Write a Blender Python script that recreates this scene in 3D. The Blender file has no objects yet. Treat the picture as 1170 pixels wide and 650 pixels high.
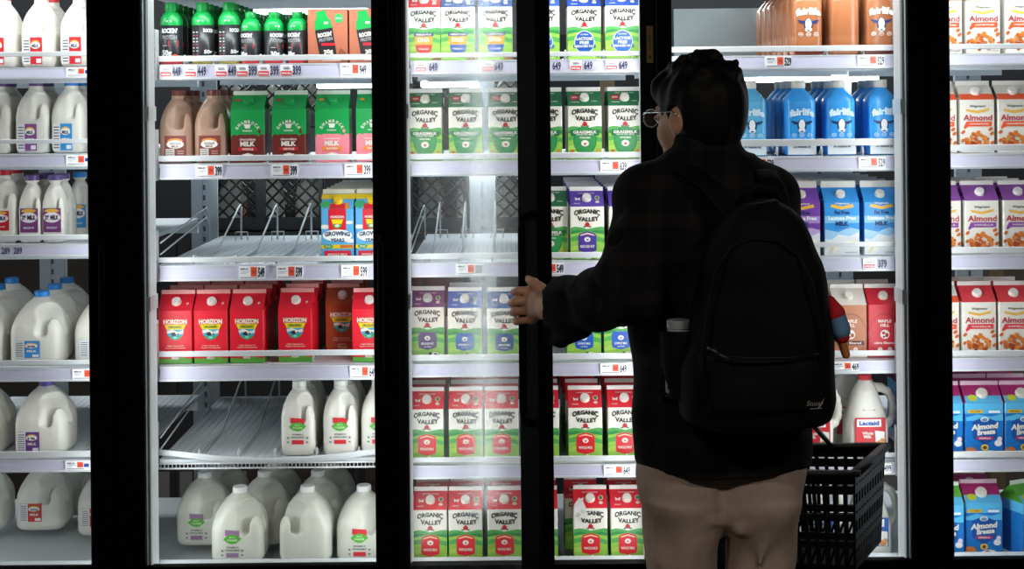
import bpy, math, random
import numpy as np
from mathutils import Matrix, Vector
random.seed(7)
SC = bpy.context.scene
COL = SC.collection
F = 1619.0; CAMZ = 1.6; ROLL = math.radians(0.55)
SA, CA = math.sin(ROLL), math.cos(ROLL)
PI = math.pi

def W(px, py, d):
    """a photo pixel at a distance d from the camera -> a world point"""
    u = px - 585; v = py - 130
    return Vector(((u*CA - v*SA)*d/F, d - 4.0, CAMZ - (v*CA + u*SA)*d/F))

# ------------------------------------------------------------------ materials
MATS = {}
def lin(c):
    c /= 255.0
    return c/12.92 if c <= 0.04045 else ((c+0.055)/1.055)**2.4
def rgb(r, g, b): return (lin(r), lin(g), lin(b), 1.0)
def hexc(h): return rgb(int(h[0:2],16), int(h[2:4],16), int(h[4:6],16))
def new_mat(name):
    m = bpy.data.materials.new(name); m.use_nodes = True
    return m, m.node_tree.nodes, m.node_tree.links, m.node_tree.nodes['Principled BSDF']
def paint(h, rough=0.42, metal=0.0, spec=0.5, bump=0.0, scale=60, var=0.0):
    key = ('p', h, rough, metal, spec, bump, scale, var)
    if key in MATS: return MATS[key]
    m, n, l, b = new_mat('paint_' + h)
    b.inputs['Base Color'].default_value = hexc(h)
    b.inputs['Roughness'].default_value = rough
    b.inputs['Metallic'].default_value = metal
    b.inputs['Specular IOR Level'].default_value = spec
    if bump or var:
        t = n.new('ShaderNodeTexNoise'); t.inputs['Scale'].default_value = scale
        tc = n.new('ShaderNodeTexCoord'); l.new(tc.outputs['Object'], t.inputs['Vector'])
        if bump:
            bp = n.new('ShaderNodeBump'); bp.inputs['Strength'].default_value = bump; bp.inputs['Distance'].default_value = 0.01
            l.new(t.outputs['Fac'], bp.inputs['Height']); l.new(bp.outputs['Normal'], b.inputs['Normal'])
        if var:
            mx = n.new('ShaderNodeMix'); mx.data_type = 'RGBA'
            c = hexc(h)
            mx.inputs[6].default_value = tuple(x*(1-var) for x in c[:3]) + (1,)
            mx.inputs[7].default_value = tuple(min(1, x*(1+var)) for x in c[:3]) + (1,)
            l.new(t.outputs['Fac'], mx.inputs[0]); l.new(mx.outputs[2], b.inputs['Base Color'])
    MATS[key] = m
    return m
def emit(name, h, s):
    if name in MATS: return MATS[name]
    m, n, l, b = new_mat(name)
    b.inputs['Base Color'].default_value = (0.25, 0.25, 0.25, 1)
    b.inputs['Emission Color'].default_value = hexc(h)
    b.inputs['Emission Strength'].default_value = s
    MATS[name] = m
    return m
def glass(name, fog=0.0, rough=.012):
    if name in MATS: return MATS[name]
    m = bpy.data.materials.new(name); m.use_nodes = True
    n, l = m.node_tree.nodes, m.node_tree.links
    n.clear()
    out = n.new('ShaderNodeOutputMaterial')
    tr = n.new('ShaderNodeBsdfTransparent'); tr.inputs[0].default_value = (0.975, 0.985, 0.98, 1)
    gl = n.new('ShaderNodeBsdfGlossy'); gl.inputs['Roughness'].default_value = rough
    gl.inputs[0].default_value = (1, 1, 1, 1)
    ge = n.new('ShaderNodeNewGeometry'); dt = n.new('ShaderNodeVectorMath'); dt.operation = 'DOT_PRODUCT'
    l.new(ge.outputs['Normal'], dt.inputs[0]); l.new(ge.outputs['Incoming'], dt.inputs[1])
    ab = n.new('ShaderNodeMath'); ab.operation = 'ABSOLUTE'; l.new(dt.outputs['Value'], ab.inputs[0])
    om = n.new('ShaderNodeMath'); om.operation = 'SUBTRACT'; om.inputs[0].default_value = 1; l.new(ab.outputs[0], om.inputs[1])
    pw = n.new('ShaderNodeMath'); pw.operation = 'POWER'; pw.inputs[1].default_value = 5; l.new(om.outputs[0], pw.inputs[0])
    fr = n.new('ShaderNodeMath'); fr.operation = 'MULTIPLY_ADD'; fr.inputs[1].default_value = .96; fr.inputs[2].default_value = .04; l.new(pw.outputs[0], fr.inputs[0])
    mx = n.new('ShaderNodeMixShader')
    l.new(fr.outputs[0], mx.inputs[0]); l.new(tr.outputs[0], mx.inputs[1]); l.new(gl.outputs[0], mx.inputs[2])
    last = mx
    if fog:
        df = n.new('ShaderNodeBsdfTranslucent'); df.inputs[0].default_value = (0.92, 0.95, 0.97, 1)
        d2 = n.new('ShaderNodeBsdfDiffuse'); d2.inputs[0].default_value = (0.92, 0.95, 0.97, 1)
        m0 = n.new('ShaderNodeMixShader'); m0.inputs[0].default_value = 0.5
        l.new(df.outputs[0], m0.inputs[1]); l.new(d2.outputs[0], m0.inputs[2])
        tc = n.new('ShaderNodeTexCoord'); mp = n.new('ShaderNodeMapping')
        mp.inputs['Scale'].default_value = (9, 9, 0.5)
        no = n.new('ShaderNodeTexNoise'); no.inputs['Scale'].default_value = 1.6; no.inputs['Detail'].default_value = 3
        rp = n.new('ShaderNodeMapRange'); rp.inputs[1].default_value = 0.35; rp.inputs[2].default_value = 0.75
        rp.inputs[3].default_value = fog*0.15; rp.inputs[4].default_value = fog
        l.new(tc.outputs['Object'], mp.inputs[0]); l.new(mp.outputs[0], no.inputs['Vector'])
        l.new(no.outputs['Fac'], rp.inputs[0])
        m2 = n.new('ShaderNodeMixShader')
        l.new(rp.outputs[0], m2.inputs[0]); l.new(mx.outputs[0], m2.inputs[1]); l.new(m0.outputs[0], m2.inputs[2])
        last = m2
    l.new(last.outputs[0], out.inputs[0])
    MATS[name] = m
    return m
def milk_plastic(name, h, sss=0.25, rough=0.38):
    if name in MATS: return MATS[name]
    m, n, l, b = new_mat(name)
    b.inputs['Base Color'].default_value = hexc(h)
    b.inputs['Roughness'].default_value = rough
    b.inputs['Subsurface Weight'].default_value = sss
    b.inputs['Subsurface Radius'].default_value = (0.012, 0.011, 0.010)
    b.inputs['Subsurface Scale'].default_value = 1.0
    MATS[name] = m
    return m

# ------------------------------------------------------------------ mesh builder
class MB:
    def __init__(s): s.v = []; s.f = []; s.m = []; s.sm = []; s.mats = []
    def mi(s, mat):
        if mat not in s.mats: s.mats.append(mat)
        return s.mats.index(mat)
    def add(s, vs, fs, mat, smooth=False, M=None):
        b = len(s.v)
        if M is not None: vs = [tuple(M @ Vector(v)) for v in vs]
        s.v.extend([tuple(v) for v in vs]); k = s.mi(mat)
        for f in fs:
            s.f.append(tuple(b+i for i in f)); s.m.append(k); s.sm.append(smooth)
        return s
    def box(s, lo, hi, mat, bev=0.0, M=None):
        x0,y0,z0 = lo; x1,y1,z1 = hi
        if bev <= 0:
            vs = [(x0,y0,z0),(x1,y0,z0),(x1,y1,z0),(x0,y1,z0),(x0,y0,z1),(x1,y0,z1),(x1,y1,z1),(x0,y1,z1)]
            fs = [(3,2,1,0),(4,5,6,7),(0,1,5,4),(1,2,6,5),(2,3,7,6),(3,0,4,7)]
            return s.add(vs, fs, mat, M=M)
        b = min(bev, (x1-x0)/2.01, (y1-y0)/2.01, (z1-z0)/2.01)
        vs = []; idx = {}
        for i,(x,sx) in enumerate(((x0,1),(x1,-1))):
            for j,(y,sy) in enumerate(((y0,1),(y1,-1))):
                for k,(z,sz) in enumerate(((z0,1),(z1,-1))):
                    for a in range(3):
                        p = [x+sx*b, y+sy*b, z+sz*b]; p[a] = (x,y,z)[a]
                        idx[i,j,k,a] = len(vs); vs.append(tuple(p))
        fs = []
        for a in range(3):
            for e in (0,1):
                o = [(0,0),(1,0),(1,1),(0,1)]
                q = []
                for (u,w) in o:
                    c = [u,w]; c.insert(a, e); q.append(idx[c[0],c[1],c[2],a])
                fs.append(tuple(q))
        for a in range(3):
            b1, c1 = [x for x in range(3) if x != a]
            for e in (0,1):
                for g in (0,1):
                    c0 = [0,0,0]; c0[b1] = e; c0[c1] = g
                    c2 = list(c0); c2[a] = 1
                    fs.append((idx[(*c0,b1)], idx[(*c2,b1)], idx[(*c2,c1)], idx[(*c0,c1)]))
        for i in (0,1):
            for j in (0,1):
                for k in (0,1): fs.append((idx[i,j,k,0], idx[i,j,k,1], idx[i,j,k,2]))
        ctr = Vector(((x0+x1)/2, (y0+y1)/2, (z0+z1)/2))
        out = []
        for f in fs:
            p = [Vector(vs[i]) for i in f]
            nn = (p[1]-p[0]).cross(p[2]-p[0]); mid = sum(p, Vector())/len(p)
            out.append(f if nn.dot(mid-ctr) > 0 else f[::-1])
        return s.add(vs, out, mat, M=M)
    def lathe(s, prof, mat, n=20, M=None, smooth=True, caps=True):
        vs = []; fs = []
        for r, z in prof:
            for i in range(n):
                a = 2*PI*i/n; vs.append((r*math.cos(a), r*math.sin(a), z))
        for j in range(len(prof)-1):
            for i in range(n):
                k = (i+1) % n
                fs.append((j*n+i, j*n+k, (j+1)*n+k, (j+1)*n+i))
        if caps:
            fs.append(tuple(range(n))[::-1]); fs.append(tuple(range((len(prof)-1)*n, len(prof)*n)))
        return s.add(vs, fs, mat, smooth, M)
    def cyl(s, p0, p1, r, mat, n=10, r1=None):
        p0 = Vector(p0); p1 = Vector(p1); d = p1-p0
        M = Matrix.Translation(p0) @ d.to_track_quat('Z','Y').to_matrix().to_4x4()
        return s.lathe([(r,0),(r if r1 is None else r1, d.length)], mat, n, M)
    def tube(s, pts, r, mat, n=6, flat=None):
        """round wire along pts; flat=(w,t) makes a flat strap, wide along x of its own frame"""
        pts = [Vector(p) for p in pts]; vs = []; fs = []
        ref = Vector((0,0,1)) if flat is None else Vector(flat[2])
        for i, p in enumerate(pts):
            t = (pts[min(i+1, len(pts)-1)] - pts[max(i-1, 0)]).normalized()
            if abs(t.dot(ref)) > 0.97: rr = Vector((1,0,0)) if abs(t.x) < .9 else Vector((0,1,0))
            else: rr = ref
            a = t.cross(rr).normalized(); b = a.cross(t).normalized()
            for k in range(n):
                an = 2*PI*k/n
                if flat: vs.append(p + a*math.copysign(abs(math.cos(an))**0.5, math.cos(an))*flat[0] + b*math.copysign(abs(math.sin(an))**0.5, math.sin(an))*flat[1])
                else: vs.append(p + a*math.cos(an)*r + b*math.sin(an)*r)
        for i in range(len(pts)-1):
            for k in range(n):
                q = (k+1) % n
                fs.append((i*n+k, i*n+q, (i+1)*n+q, (i+1)*n+k))
        fs.append(tuple(range(n))[::-1]); fs.append(tuple(range((len(pts)-1)*n, len(pts)*n)))
        return s.add(vs, fs, mat, True)
    def loft(s, secs, mat, n=28, smooth=True):
        """secs: (z, half_x, half_y, exponent[, cx, cy])"""
        vs = []; fs = []
        for sec in secs:
            z, hx, hy, e = sec[:4]; cx, cy = (sec[4], sec[5]) if len(sec) > 4 else (0, 0)
            for i in range(n):
                a = 2*PI*(i+.5)/n; c, q = math.cos(a), math.sin(a)
                vs.append((cx + hx*math.copysign(abs(c)**(2/e), c), cy + hy*math.copysign(abs(q)**(2/e), q), z))
        for j in range(len(secs)-1):
            for i in range(n):
                k = (i+1) % n
                fs.append((j*n+i, j*n+k, (j+1)*n+k, (j+1)*n+i))
        fs.append(tuple(range(n))[::-1]); fs.append(tuple(range((len(secs)-1)*n, len(secs)*n)))
        return s.add(vs, fs, mat, smooth)
    def mesh(s, name):
        me = bpy.data.meshes.new(name)
        me.from_pydata(s.v, [], s.f)
        for m in s.mats: me.materials.append(m)
        me.polygons.foreach_set('material_index', s.m)
        me.polygons.foreach_set('use_smooth', s.sm)
        me.update()
        return me
    def build(s, name, parent=None):
        o = bpy.data.objects.new(name, s.mesh(name)); COL.objects.link(o)
        if parent is not None: o.parent = parent
        return o

def empty(name, loc=(0,0,0), M=None):
    o = bpy.data.objects.new(name, None); COL.objects.link(o)
    o.empty_display_size = 0.05
    if M is not None: o.matrix_world = M
    else: o.location = loc
    return o
def tag(o, label=None, cat=None, group=None, kind=None):
    if label: o['label'] = label
    if cat: o['category'] = cat
    if group: o['group'] = group
    if kind: o['kind'] = kind
    return o
def part(name, me, parent):
    o = bpy.data.objects.new(name, me); COL.objects.link(o); o.parent = parent
    return o

# ------------------------------------------------------------------ flat printed art
_TXT = {}
def text_shape(s, bold=0.0, shear=0.0):
    key = (s, bold, shear)
    if key in _TXT: return _TXT[key]
    c = bpy.data.curves.new('t', 'FONT'); c.body = s; c.fill_mode = 'FRONT'; c.resolution_u = 2
    c.offset = bold; c.shear = shear
    o = bpy.data.objects.new('t', c); COL.objects.link(o)
    dg = bpy.context.evaluated_depsgraph_get()
    me = bpy.data.meshes.new_from_object(o.evaluated_get(dg))
    vs = np.array([v.co[:2] for v in me.vertices]); fs = [tuple(p.vertices) for p in me.polygons]
    bpy.data.objects.remove(o); bpy.data.curves.remove(c); bpy.data.meshes.remove(me)
    lo = vs.min(0); hi = vs.max(0)
    vs = (vs-lo)/(hi-lo) - 0.5
    fs2 = []
    for f in fs:   # counter-clockwise
        a = sum(vs[f[i]][0]*vs[f[(i+1)%len(f)]][1] - vs[f[(i+1)%len(f)]][0]*vs[f[i]][1] for i in range(len(f)))
        fs2.append(f if a > 0 else f[::-1])
    _TXT[key] = (vs, fs2)
    return _TXT[key]

class Art:
    """flat shapes in millimetres, origin at bottom centre of a face"""
    def __init__(s): s.items = []
    def poly(s, pts, col, L=1):
        a = sum(pts[i][0]*pts[(i+1)%len(pts)][1] - pts[(i+1)%len(pts)][0]*pts[i][1] for i in range(len(pts)))
        if a < 0: pts = pts[::-1]
        s.items.append((list(pts), [tuple(range(len(pts)))], col, L)); return s
    def rect(s, x0, y0, x1, y1, col, L=1): return s.poly([(x0,y0),(x1,y0),(x1,y1),(x0,y1)], col, L)
    def rrect(s, x0, y0, x1, y1, r, col, L=1):
        p = []
        for cx, cy, a0 in ((x1-r,y0+r,-90),(x1-r,y1-r,0),(x0+r,y1-r,90),(x0+r,y0+r,180)):
            for k in range(5):
                a = math.radians(a0+k*22.5); p.append((cx+r*math.cos(a), cy+r*math.sin(a)))
        return s.poly(p, col, L)
    def ell(s, cx, cy, rx, ry, col, L=1, n=18, rot=0):
        c, q = math.cos(rot), math.sin(rot)
        return s.poly([(cx+rx*math.cos(2*PI*i/n)*c-ry*math.sin(2*PI*i/n)*q, cy+rx*math.cos(2*PI*i/n)*q+ry*math.sin(2*PI*i/n)*c) for i in range(n)], col, L)
    def text(s, t, cx, cy, w, h, col, L=3, bend=0.0, bold=0.02, rot=0.0, grow=0.0, shear=0.0):
        vs, fs = text_shape(t, bold, shear)
        out = []
        for x, y in vs:
            X = x*w; Y = y*h*(1+grow*(2*x)**2) + bend*(1-(2*x)**2)
            out.append((cx+X*math.cos(rot)-Y*math.sin(rot), cy+X*math.sin(rot)+Y*math.cos(rot)))
        s.items.append((out, fs, col, L)); return s
    def put(s, mb, fn, clip=None):
        for i, (vs, fs, col, L) in enumerate(s.items):
            if clip: vs = [(min(clip, max(-clip, x)), max(.4, y)) for x, y in vs]
            mb.add([fn(x/1000, y/1000, 0.00025 + 0.00035*L + 1.2e-5*i) for x, y in vs], fs, paint(col, 0.4) if isinstance(col, str) else col)
def planar(y0): return lambda x, y, e: (x, y0-e, y)
def round_face(R):
    def fn(x, y, e):
        a = x/R
        return ((R+e)*math.sin(a), -(R+e)*math.cos(a), y)
    return fn

# ------------------------------------------------------------------ implicit surfaces
class SDF:
    def __init__(s, lo, hi, h):
        s.lo = np.array(lo, float); s.h = h
        s.n = np.ceil((np.array(hi)-s.lo)/h).astype(int)+1
        s.ax = [s.lo[i]+h*np.arange(s.n[i]) for i in range(3)]
        s.F = np.full(s.n, 1.0, np.float32)
    def win(s, lo, hi, m):
        sl = []
        for i in range(3):
            a = int(max(0, math.floor((lo[i]-m-s.lo[i])/s.h))); b = int(min(s.n[i], math.ceil((hi[i]+m-s.lo[i])/s.h)+1))
            sl.append(slice(a, max(a, b)))
        sl = tuple(sl)
        X = s.ax[0][sl[0]][:,None,None]; Y = s.ax[1][sl[1]][None,:,None]; Z = s.ax[2][sl[2]][None,None,:]
        return sl, X, Y, Z
    def mix(s, sl, D, k, sub=False):
        A = s.F[sl]
        if A.size == 0: return
        D = np.broadcast_to(D, A.shape)
        if sub: A, D = -A, D
        if k > 0:
            h = np.maximum(k-np.abs(A-D), 0)/k
            R = np.minimum(A, D) - h*h*k*0.25
        else: R = np.minimum(A, D)
        s.F[sl] = -R if sub else R
    def cap(s, a, b, ra, rb=None, k=0.01, sub=False, flat=None):
        """tapered capsule"""
        rb = ra if rb is None else rb
        a = np.array(a, float); b = np.array(b, float); R = max(ra, rb)
        sl, X, Y, Z = s.win(np.minimum(a,b)-R, np.maximum(a,b)+R, k+4*s.h)
        d = b-a; L = max(d@d, 1e-12)
        t = np.clip(((X-a[0])*d[0]+(Y-a[1])*d[1]+(Z-a[2])*d[2])/L, 0, 1)
        D = np.sqrt((X-a[0]-t*d[0])**2+(Y-a[1]-t*d[1])**2+(Z-a[2]-t*d[2])**2) - (ra+(rb-ra)*t)
        s.mix(sl, D, k, sub); return s
    def chain(s, pts, rs, k=0.01):
        for i in range(len(pts)-1): s.cap(pts[i], pts[i+1], rs[i], rs[i+1], k)
        return s
    def ell(s, c, r, k=0.01, R=None, sub=False):
        c = np.array(c, float); m = max(r)
        sl, X, Y, Z = s.win(c-m, c+m, k+4*s.h)
        x, y, z = X-c[0], Y-c[1], Z-c[2]
        if R is not None:
            R = np.array(R)
            x, y, z = (R[0][0]*x+R[1][0]*y+R[2][0]*z, R[0][1]*x+R[1][1]*y+R[2][1]*z, R[0][2]*x+R[1][2]*y+R[2][2]*z)
        q = np.sqrt((x/r[0])**2+(y/r[1])**2+(z/r[2])**2)
        g = np.sqrt((x/r[0]**2)**2+(y/r[1]**2)**2+(z/r[2]**2)**2)
        s.mix(sl, q*(q-1)/np.maximum(g, 1e-9), k, sub); return s
    def box(s, c, hs, r=0.01, k=0.01, R=None, sub=False):
        c = np.array(c, float); m = float(np.linalg.norm(hs))
        sl, X, Y, Z = s.win(c-m, c+m, k+4*s.h)
        x, y, z = X-c[0], Y-c[1], Z-c[2]
        if R is not None:
            R = np.array(R)
            x, y, z = (R[0][0]*x+R[1][0]*y+R[2][0]*z, R[0][1]*x+R[1][1]*y+R[2][1]*z, R[0][2]*x+R[1][2]*y+R[2][2]*z)
        qx, qy, qz = np.abs(x)-hs[0]+r, np.abs(y)-hs[1]+r, np.abs(z)-hs[2]+r
        D = np.sqrt(np.maximum(qx,0)**2+np.maximum(qy,0)**2+np.maximum(qz,0)**2)+np.minimum(np.maximum(np.maximum(qx,qy),qz),0)-r
        s.mix(sl, D, k, sub); return s
    def column(s, keys, k=0.02, e=2.4):
        """keys: (z, cx, cy, rx, ry) from low to high: an upright tube of superelliptic sections"""
        K = np.array(keys, float); z0, z1 = K[0,0], K[-1,0]; m = K[:,3:5].max()
        lo = (K[:,1].min()-m, K[:,2].min()-m, z0); hi = (K[:,1].max()+m, K[:,2].max()+m, z1)
        sl, X, Y, Z = s.win(lo, hi, k+4*s.h)
        z = Z.ravel()
        cx, cy, rx, ry = [np.interp(z, K[:,0], K[:,i])[None,None,:] for i in (1,2,3,4)]
        q = (np.abs((X-cx)/rx)**e + np.abs((Y-cy)/ry)**e)**(1/e)
        D = (q-1)*np.minimum(rx, ry)
        D = np.maximum(D, np.maximum(z0-Z, Z-z1))
        s.mix(sl, D, k); return s
    def wrinkle(s, amp, terms):
        X = s.ax[0][:,None,None]; Y = s.ax[1][None,:,None]; Z = s.ax[2][None,None,:]
        acc = 0
        for (a, b, c, p, g) in terms: acc = acc + g*np.sin(a*X+b*Y+c*Z+p)
        near = s.F < 0.5
        s.F = np.where(near, s.F+amp*acc, s.F).astype(np.float32); return s
    def verts_faces(s):
        Fv = s.F; S = Fv < 0
        nx, ny, nz = Fv.shape
        cs = np.zeros((nx-1,ny-1,nz-1), np.int8)
        for i in (0,1):
            for j in (0,1):
                for k in (0,1): cs += S[i:nx-1+i, j:ny-1+j, k:nz-1+k]
        act = (cs > 0) & (cs < 8)
        ids = np.argwhere(act)
        idx = np.full(act.shape, -1, np.int64); idx[act] = np.arange(len(ids))
        pos = np.zeros((len(ids),3)); cnt = np.zeros(len(ids))
        i, j, k = ids.T
        for a in range(3):
            o1, o2 = [x for x in range(3) if x != a]
            for e in (0,1):
                for g in (0,1):
                    c0 = np.zeros(3, int); c0[o1] = e; c0[o2] = g; c1 = c0.copy(); c1[a] = 1
                    f0 = Fv[i+c0[0], j+c0[1], k+c0[2]]; f1 = Fv[i+c1[0], j+c1[1], k+c1[2]]
                    m = (f0 < 0) != (f1 < 0)
                    t = f0[m]/(f0[m]-f1[m])
                    p = np.tile(c0.astype(float), (m.sum(),1)); p[:,a] += t
                    pos[m] += p; cnt[m] += 1
        v = s.lo + s.h*(ids + pos/cnt[:,None])
        faces = []
        for a in range(3):
            o1, o2 = (a+1)%3, (a+2)%3
            sl0 = [slice(None)]*3; sl1 = [slice(None)]*3
            sl0[a] = slice(0,-1); sl1[a] = slice(1,None)
            sg = S[tuple(sl0)] != S[tuple(sl1)]
            e = np.argwhere(sg)
            e = e[(e[:,o1]>0)&(e[:,o2]>0)&(e[:,o1]<Fv.shape[o1]-1)&(e[:,o2]<Fv.shape[o2]-1)]
            def cell(d1, d2):
                q = e.copy(); q[:,o1] -= d1; q[:,o2] -= d2
                return idx[q[:,0], q[:,1], q[:,2]]
            quad = np.stack([cell(1,1), cell(0,1), cell(0,0), cell(1,0)], 1)
            ins = S[e[:,0], e[:,1], e[:,2]]
            quad[~ins] = quad[~ins][:, ::-1]
            faces.append(quad)
        return v, np.concatenate(faces)
    def mesh(s, name, mat, keep=None):
        v, q = s.verts_faces()
        # one relaxing pass keeps the surface free of grid steps
        acc = np.zeros_like(v); n = np.zeros(len(v))
        for a, b in ((0,1),(1,2),(2,3),(3,0)):
            np.add.at(acc, q[:,a], v[q[:,b]]); np.add.at(acc, q[:,b], v[q[:,a]])
            np.add.at(n, q[:,a], 1); np.add.at(n, q[:,b], 1)
        v = 0.5*v + 0.5*acc/np.maximum(n,1)[:,None]
        me = bpy.data.meshes.new(name)
        me.vertices.add(len(v)); me.vertices.foreach_set('co', v.astype(np.float32).ravel())
        me.loops.add(len(q)*4); me.loops.foreach_set('vertex_index', q.ravel().astype(np.int32))
        me.polygons.add(len(q)); me.polygons.foreach_set('loop_start', np.arange(0, len(q)*4, 4, dtype=np.int32))
        me.polygons.foreach_set('use_smooth', np.ones(len(q), bool))
        me.materials.append(mat); me.update(calc_edges=True); me.validate()
        return me
# ------------------------------------------------------------------ product prototypes
WHITE='e6e1d5'
PT = {}
def carton(key, bands, gable, fin, capc, art, gart=None, w=.096, dep=.096, hb=.150, hg=.042, fh=.012, cap_r=.0125, cap_z=.5, cap_h=.011):
    b = MB(); x = w/2; y = dep/2; c = .0025
    ring = [(-x+c,-y),(x-c,-y),(x,-y+c),(x,y-c),(x-c,y),(-x+c,y),(-x,y-c),(-x,-y+c)]
    for z0, z1, col in bands:
        vs = [(p[0],p[1],z0*hb) for p in ring]+[(p[0],p[1],z1*hb) for p in ring]
        b.add(vs, [(i,(i+1)%8,8+(i+1)%8,8+i) for i in range(8)], paint(col))
    b.add([(p[0],p[1],0) for p in ring], [tuple(range(8))[::-1]], paint(bands[0][2]))
    b.add([(p[0],p[1],hb) for p in ring], [tuple(range(8))], paint(gable))
    art.put(b, planar(-y), x*1000-.4)
    g = MB(); zt = hb+hg; t = .0018; ins = .32*w; gm = paint(gable)
    g.add([(-x,-y,hb),(x,-y,hb),(x,-t,zt),(-x,-t,zt)], [(0,1,2,3)], gm)
    g.add([(-x,y,hb),(x,y,hb),(x,t,zt),(-x,t,zt)], [(1,0,3,2)], gm)
    for s in (-1,1):
        f = [(0,1,2),(0,2,3),(1,4,2),(3,2,4)]
        f = [(0,1,2),(0,2,3),(1,4,2)]
        vs = [(s*x,-y,hb),(s*x,y,hb),(s*(x-ins),0,hb+hg*.45),(s*x,-t,zt),(s*x,t,zt)]
        g.add(vs, f if s > 0 else [q[::-1] for q in f], gm)
    g.box((-x,-t,zt-.001),(x,t,zt+fh), paint(fin), .0008)
    sl = math.hypot(hg, y-t)
    if gart:
        uy = (y-t)/sl; uz = hg/sl
        gart.put(g, lambda X, Y, e: (X, -y+Y*uy-e*uz, hb+Y*uz+e*uy))
    parts = [('carton_body', b.mesh('carton_body')), ('gable_top', g.mesh('gable_top'))]
    if capc:
        k = MB(); n = Vector((0,-hg, y-t)).normalized()
        p = Vector((0, -y+(y-t)*cap_z, hb+hg*cap_z))
        M = Matrix.Translation(p) @ n.to_track_quat('Z','Y').to_matrix().to_4x4()
        k.lathe([(cap_r*1.12,-.001),(cap_r*1.12,.002),(cap_r,.0025),(cap_r,cap_h-.0015),(cap_r*.9,cap_h)], paint(capc,.35), 18, M, smooth=False)
        parts.append(('screw_cap', k.mesh('screw_cap')))
    PT[key] = dict(parts=parts, w=w, dep=dep, h=hb+hg+fh)

def hills(a, y0, w=48, lo='8fc04c', mid='4fa04e', dark='2e8447'):
    a.rect(-w,0,w,y0-14,lo,0)
    a.poly([(-w,y0-16),(-w,y0-3),(-w*.7,y0),(-w*.35,y0-2),(0,y0-7),(w*.4,y0-3),(w*.75,y0),(w,y0-1),(w,y0-16)], mid, 0)
    a.poly([(-w,y0-13),(-w*.6,y0-9),(-w*.2,y0-12),(-w*.5,y0-17),(-w,y0-21)], dark, 1)
    a.poly([(w,y0-12),(w*.6,y0-10),(w*.2,y0-13),(w*.5,y0-18),(w,y0-22)], dark, 1)
    a.poly([(-w,y0-30),(-w*.5,y0-25),(-w*.1,y0-31),(-w*.5,y0-38),(-w,y0-42)], mid, 1)
    a.poly([(w,y0-34),(w*.5,y0-27),(w*.1,y0-33),(w*.5,y0-41),(w,y0-46)], mid, 1)
    a.poly([(-w,y0-58),(-w*.4,y0-50),(0,y0-60),(-w*.4,y0-66),(-w,y0-68)], 'a8cc58', 1)
    return a
def barn(a, x, y, s=1.0):
    a.poly([(x-7*s,y-6*s),(x+7*s,y-6*s),(x+7*s,y),(x+4*s,y+5*s),(x,y+7*s),(x-4*s,y+5*s),(x-7*s,y)], 'c2202c', 2)
    a.rect(x-2*s,y-6*s,x+2*s,y-1*s,'8f1620',3)
    a.ell(x-8*s,y-6*s,4*s,2*s,'2e8a45',3); a.ell(x+8*s,y-6*s,4*s,2*s,'2e8a45',3)
def cowlet(a, x, y, s=1.0, head='f4f1ea'):
    a.ell(x,y,5*s,3.2*s,'f4f1ea',3,12); a.ell(x-5*s,y+1.5*s,2.2*s,1.8*s,'222222',4,10)
    a.ell(x+1*s,y+1*s,2*s,1.4*s,'222222',4,8); a.rect(x-4*s,y-6*s,x-2.6*s,y-2*s,'f4f1ea',3); a.rect(x+2.6*s,y-6*s,x+4*s,y-2*s,'222222',3)
def bull_head(a, x, y, s, c1, c2):
    a.ell(x,y,7*s,5.6*s,c1,4,16)
    a.poly([(x-3.6*s,y+1.6*s),(x-1.5*s,y+.6*s),(x+1.5*s,y+.6*s),(x+3.6*s,y+1.6*s),(x+2*s,y-.6*s),(x+1.4*s,y-3*s),(x-1.4*s,y-3*s),(x-2*s,y-.6*s)], c2, 5)
def ov_gable(c2=WHITE):
    g = Art()
    g.text('PASTURE RAISED', 0, 52, 46, 4, c2, 1)
    g.poly([(-34,36),(-26,31),(-18,36),(-20,24),(-26,27),(-32,24)], c2, 1)
    g.ell(30,34,7,8,'d9d6c0',1,14); g.ell(30,34,5,6,'3d7a44',2,12); g.ell(30,18,6,5,'d9d6c0',1,12)
    g.text('ORGANIC', -28, 12, 18, 4, c2, 1)
    return g
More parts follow.
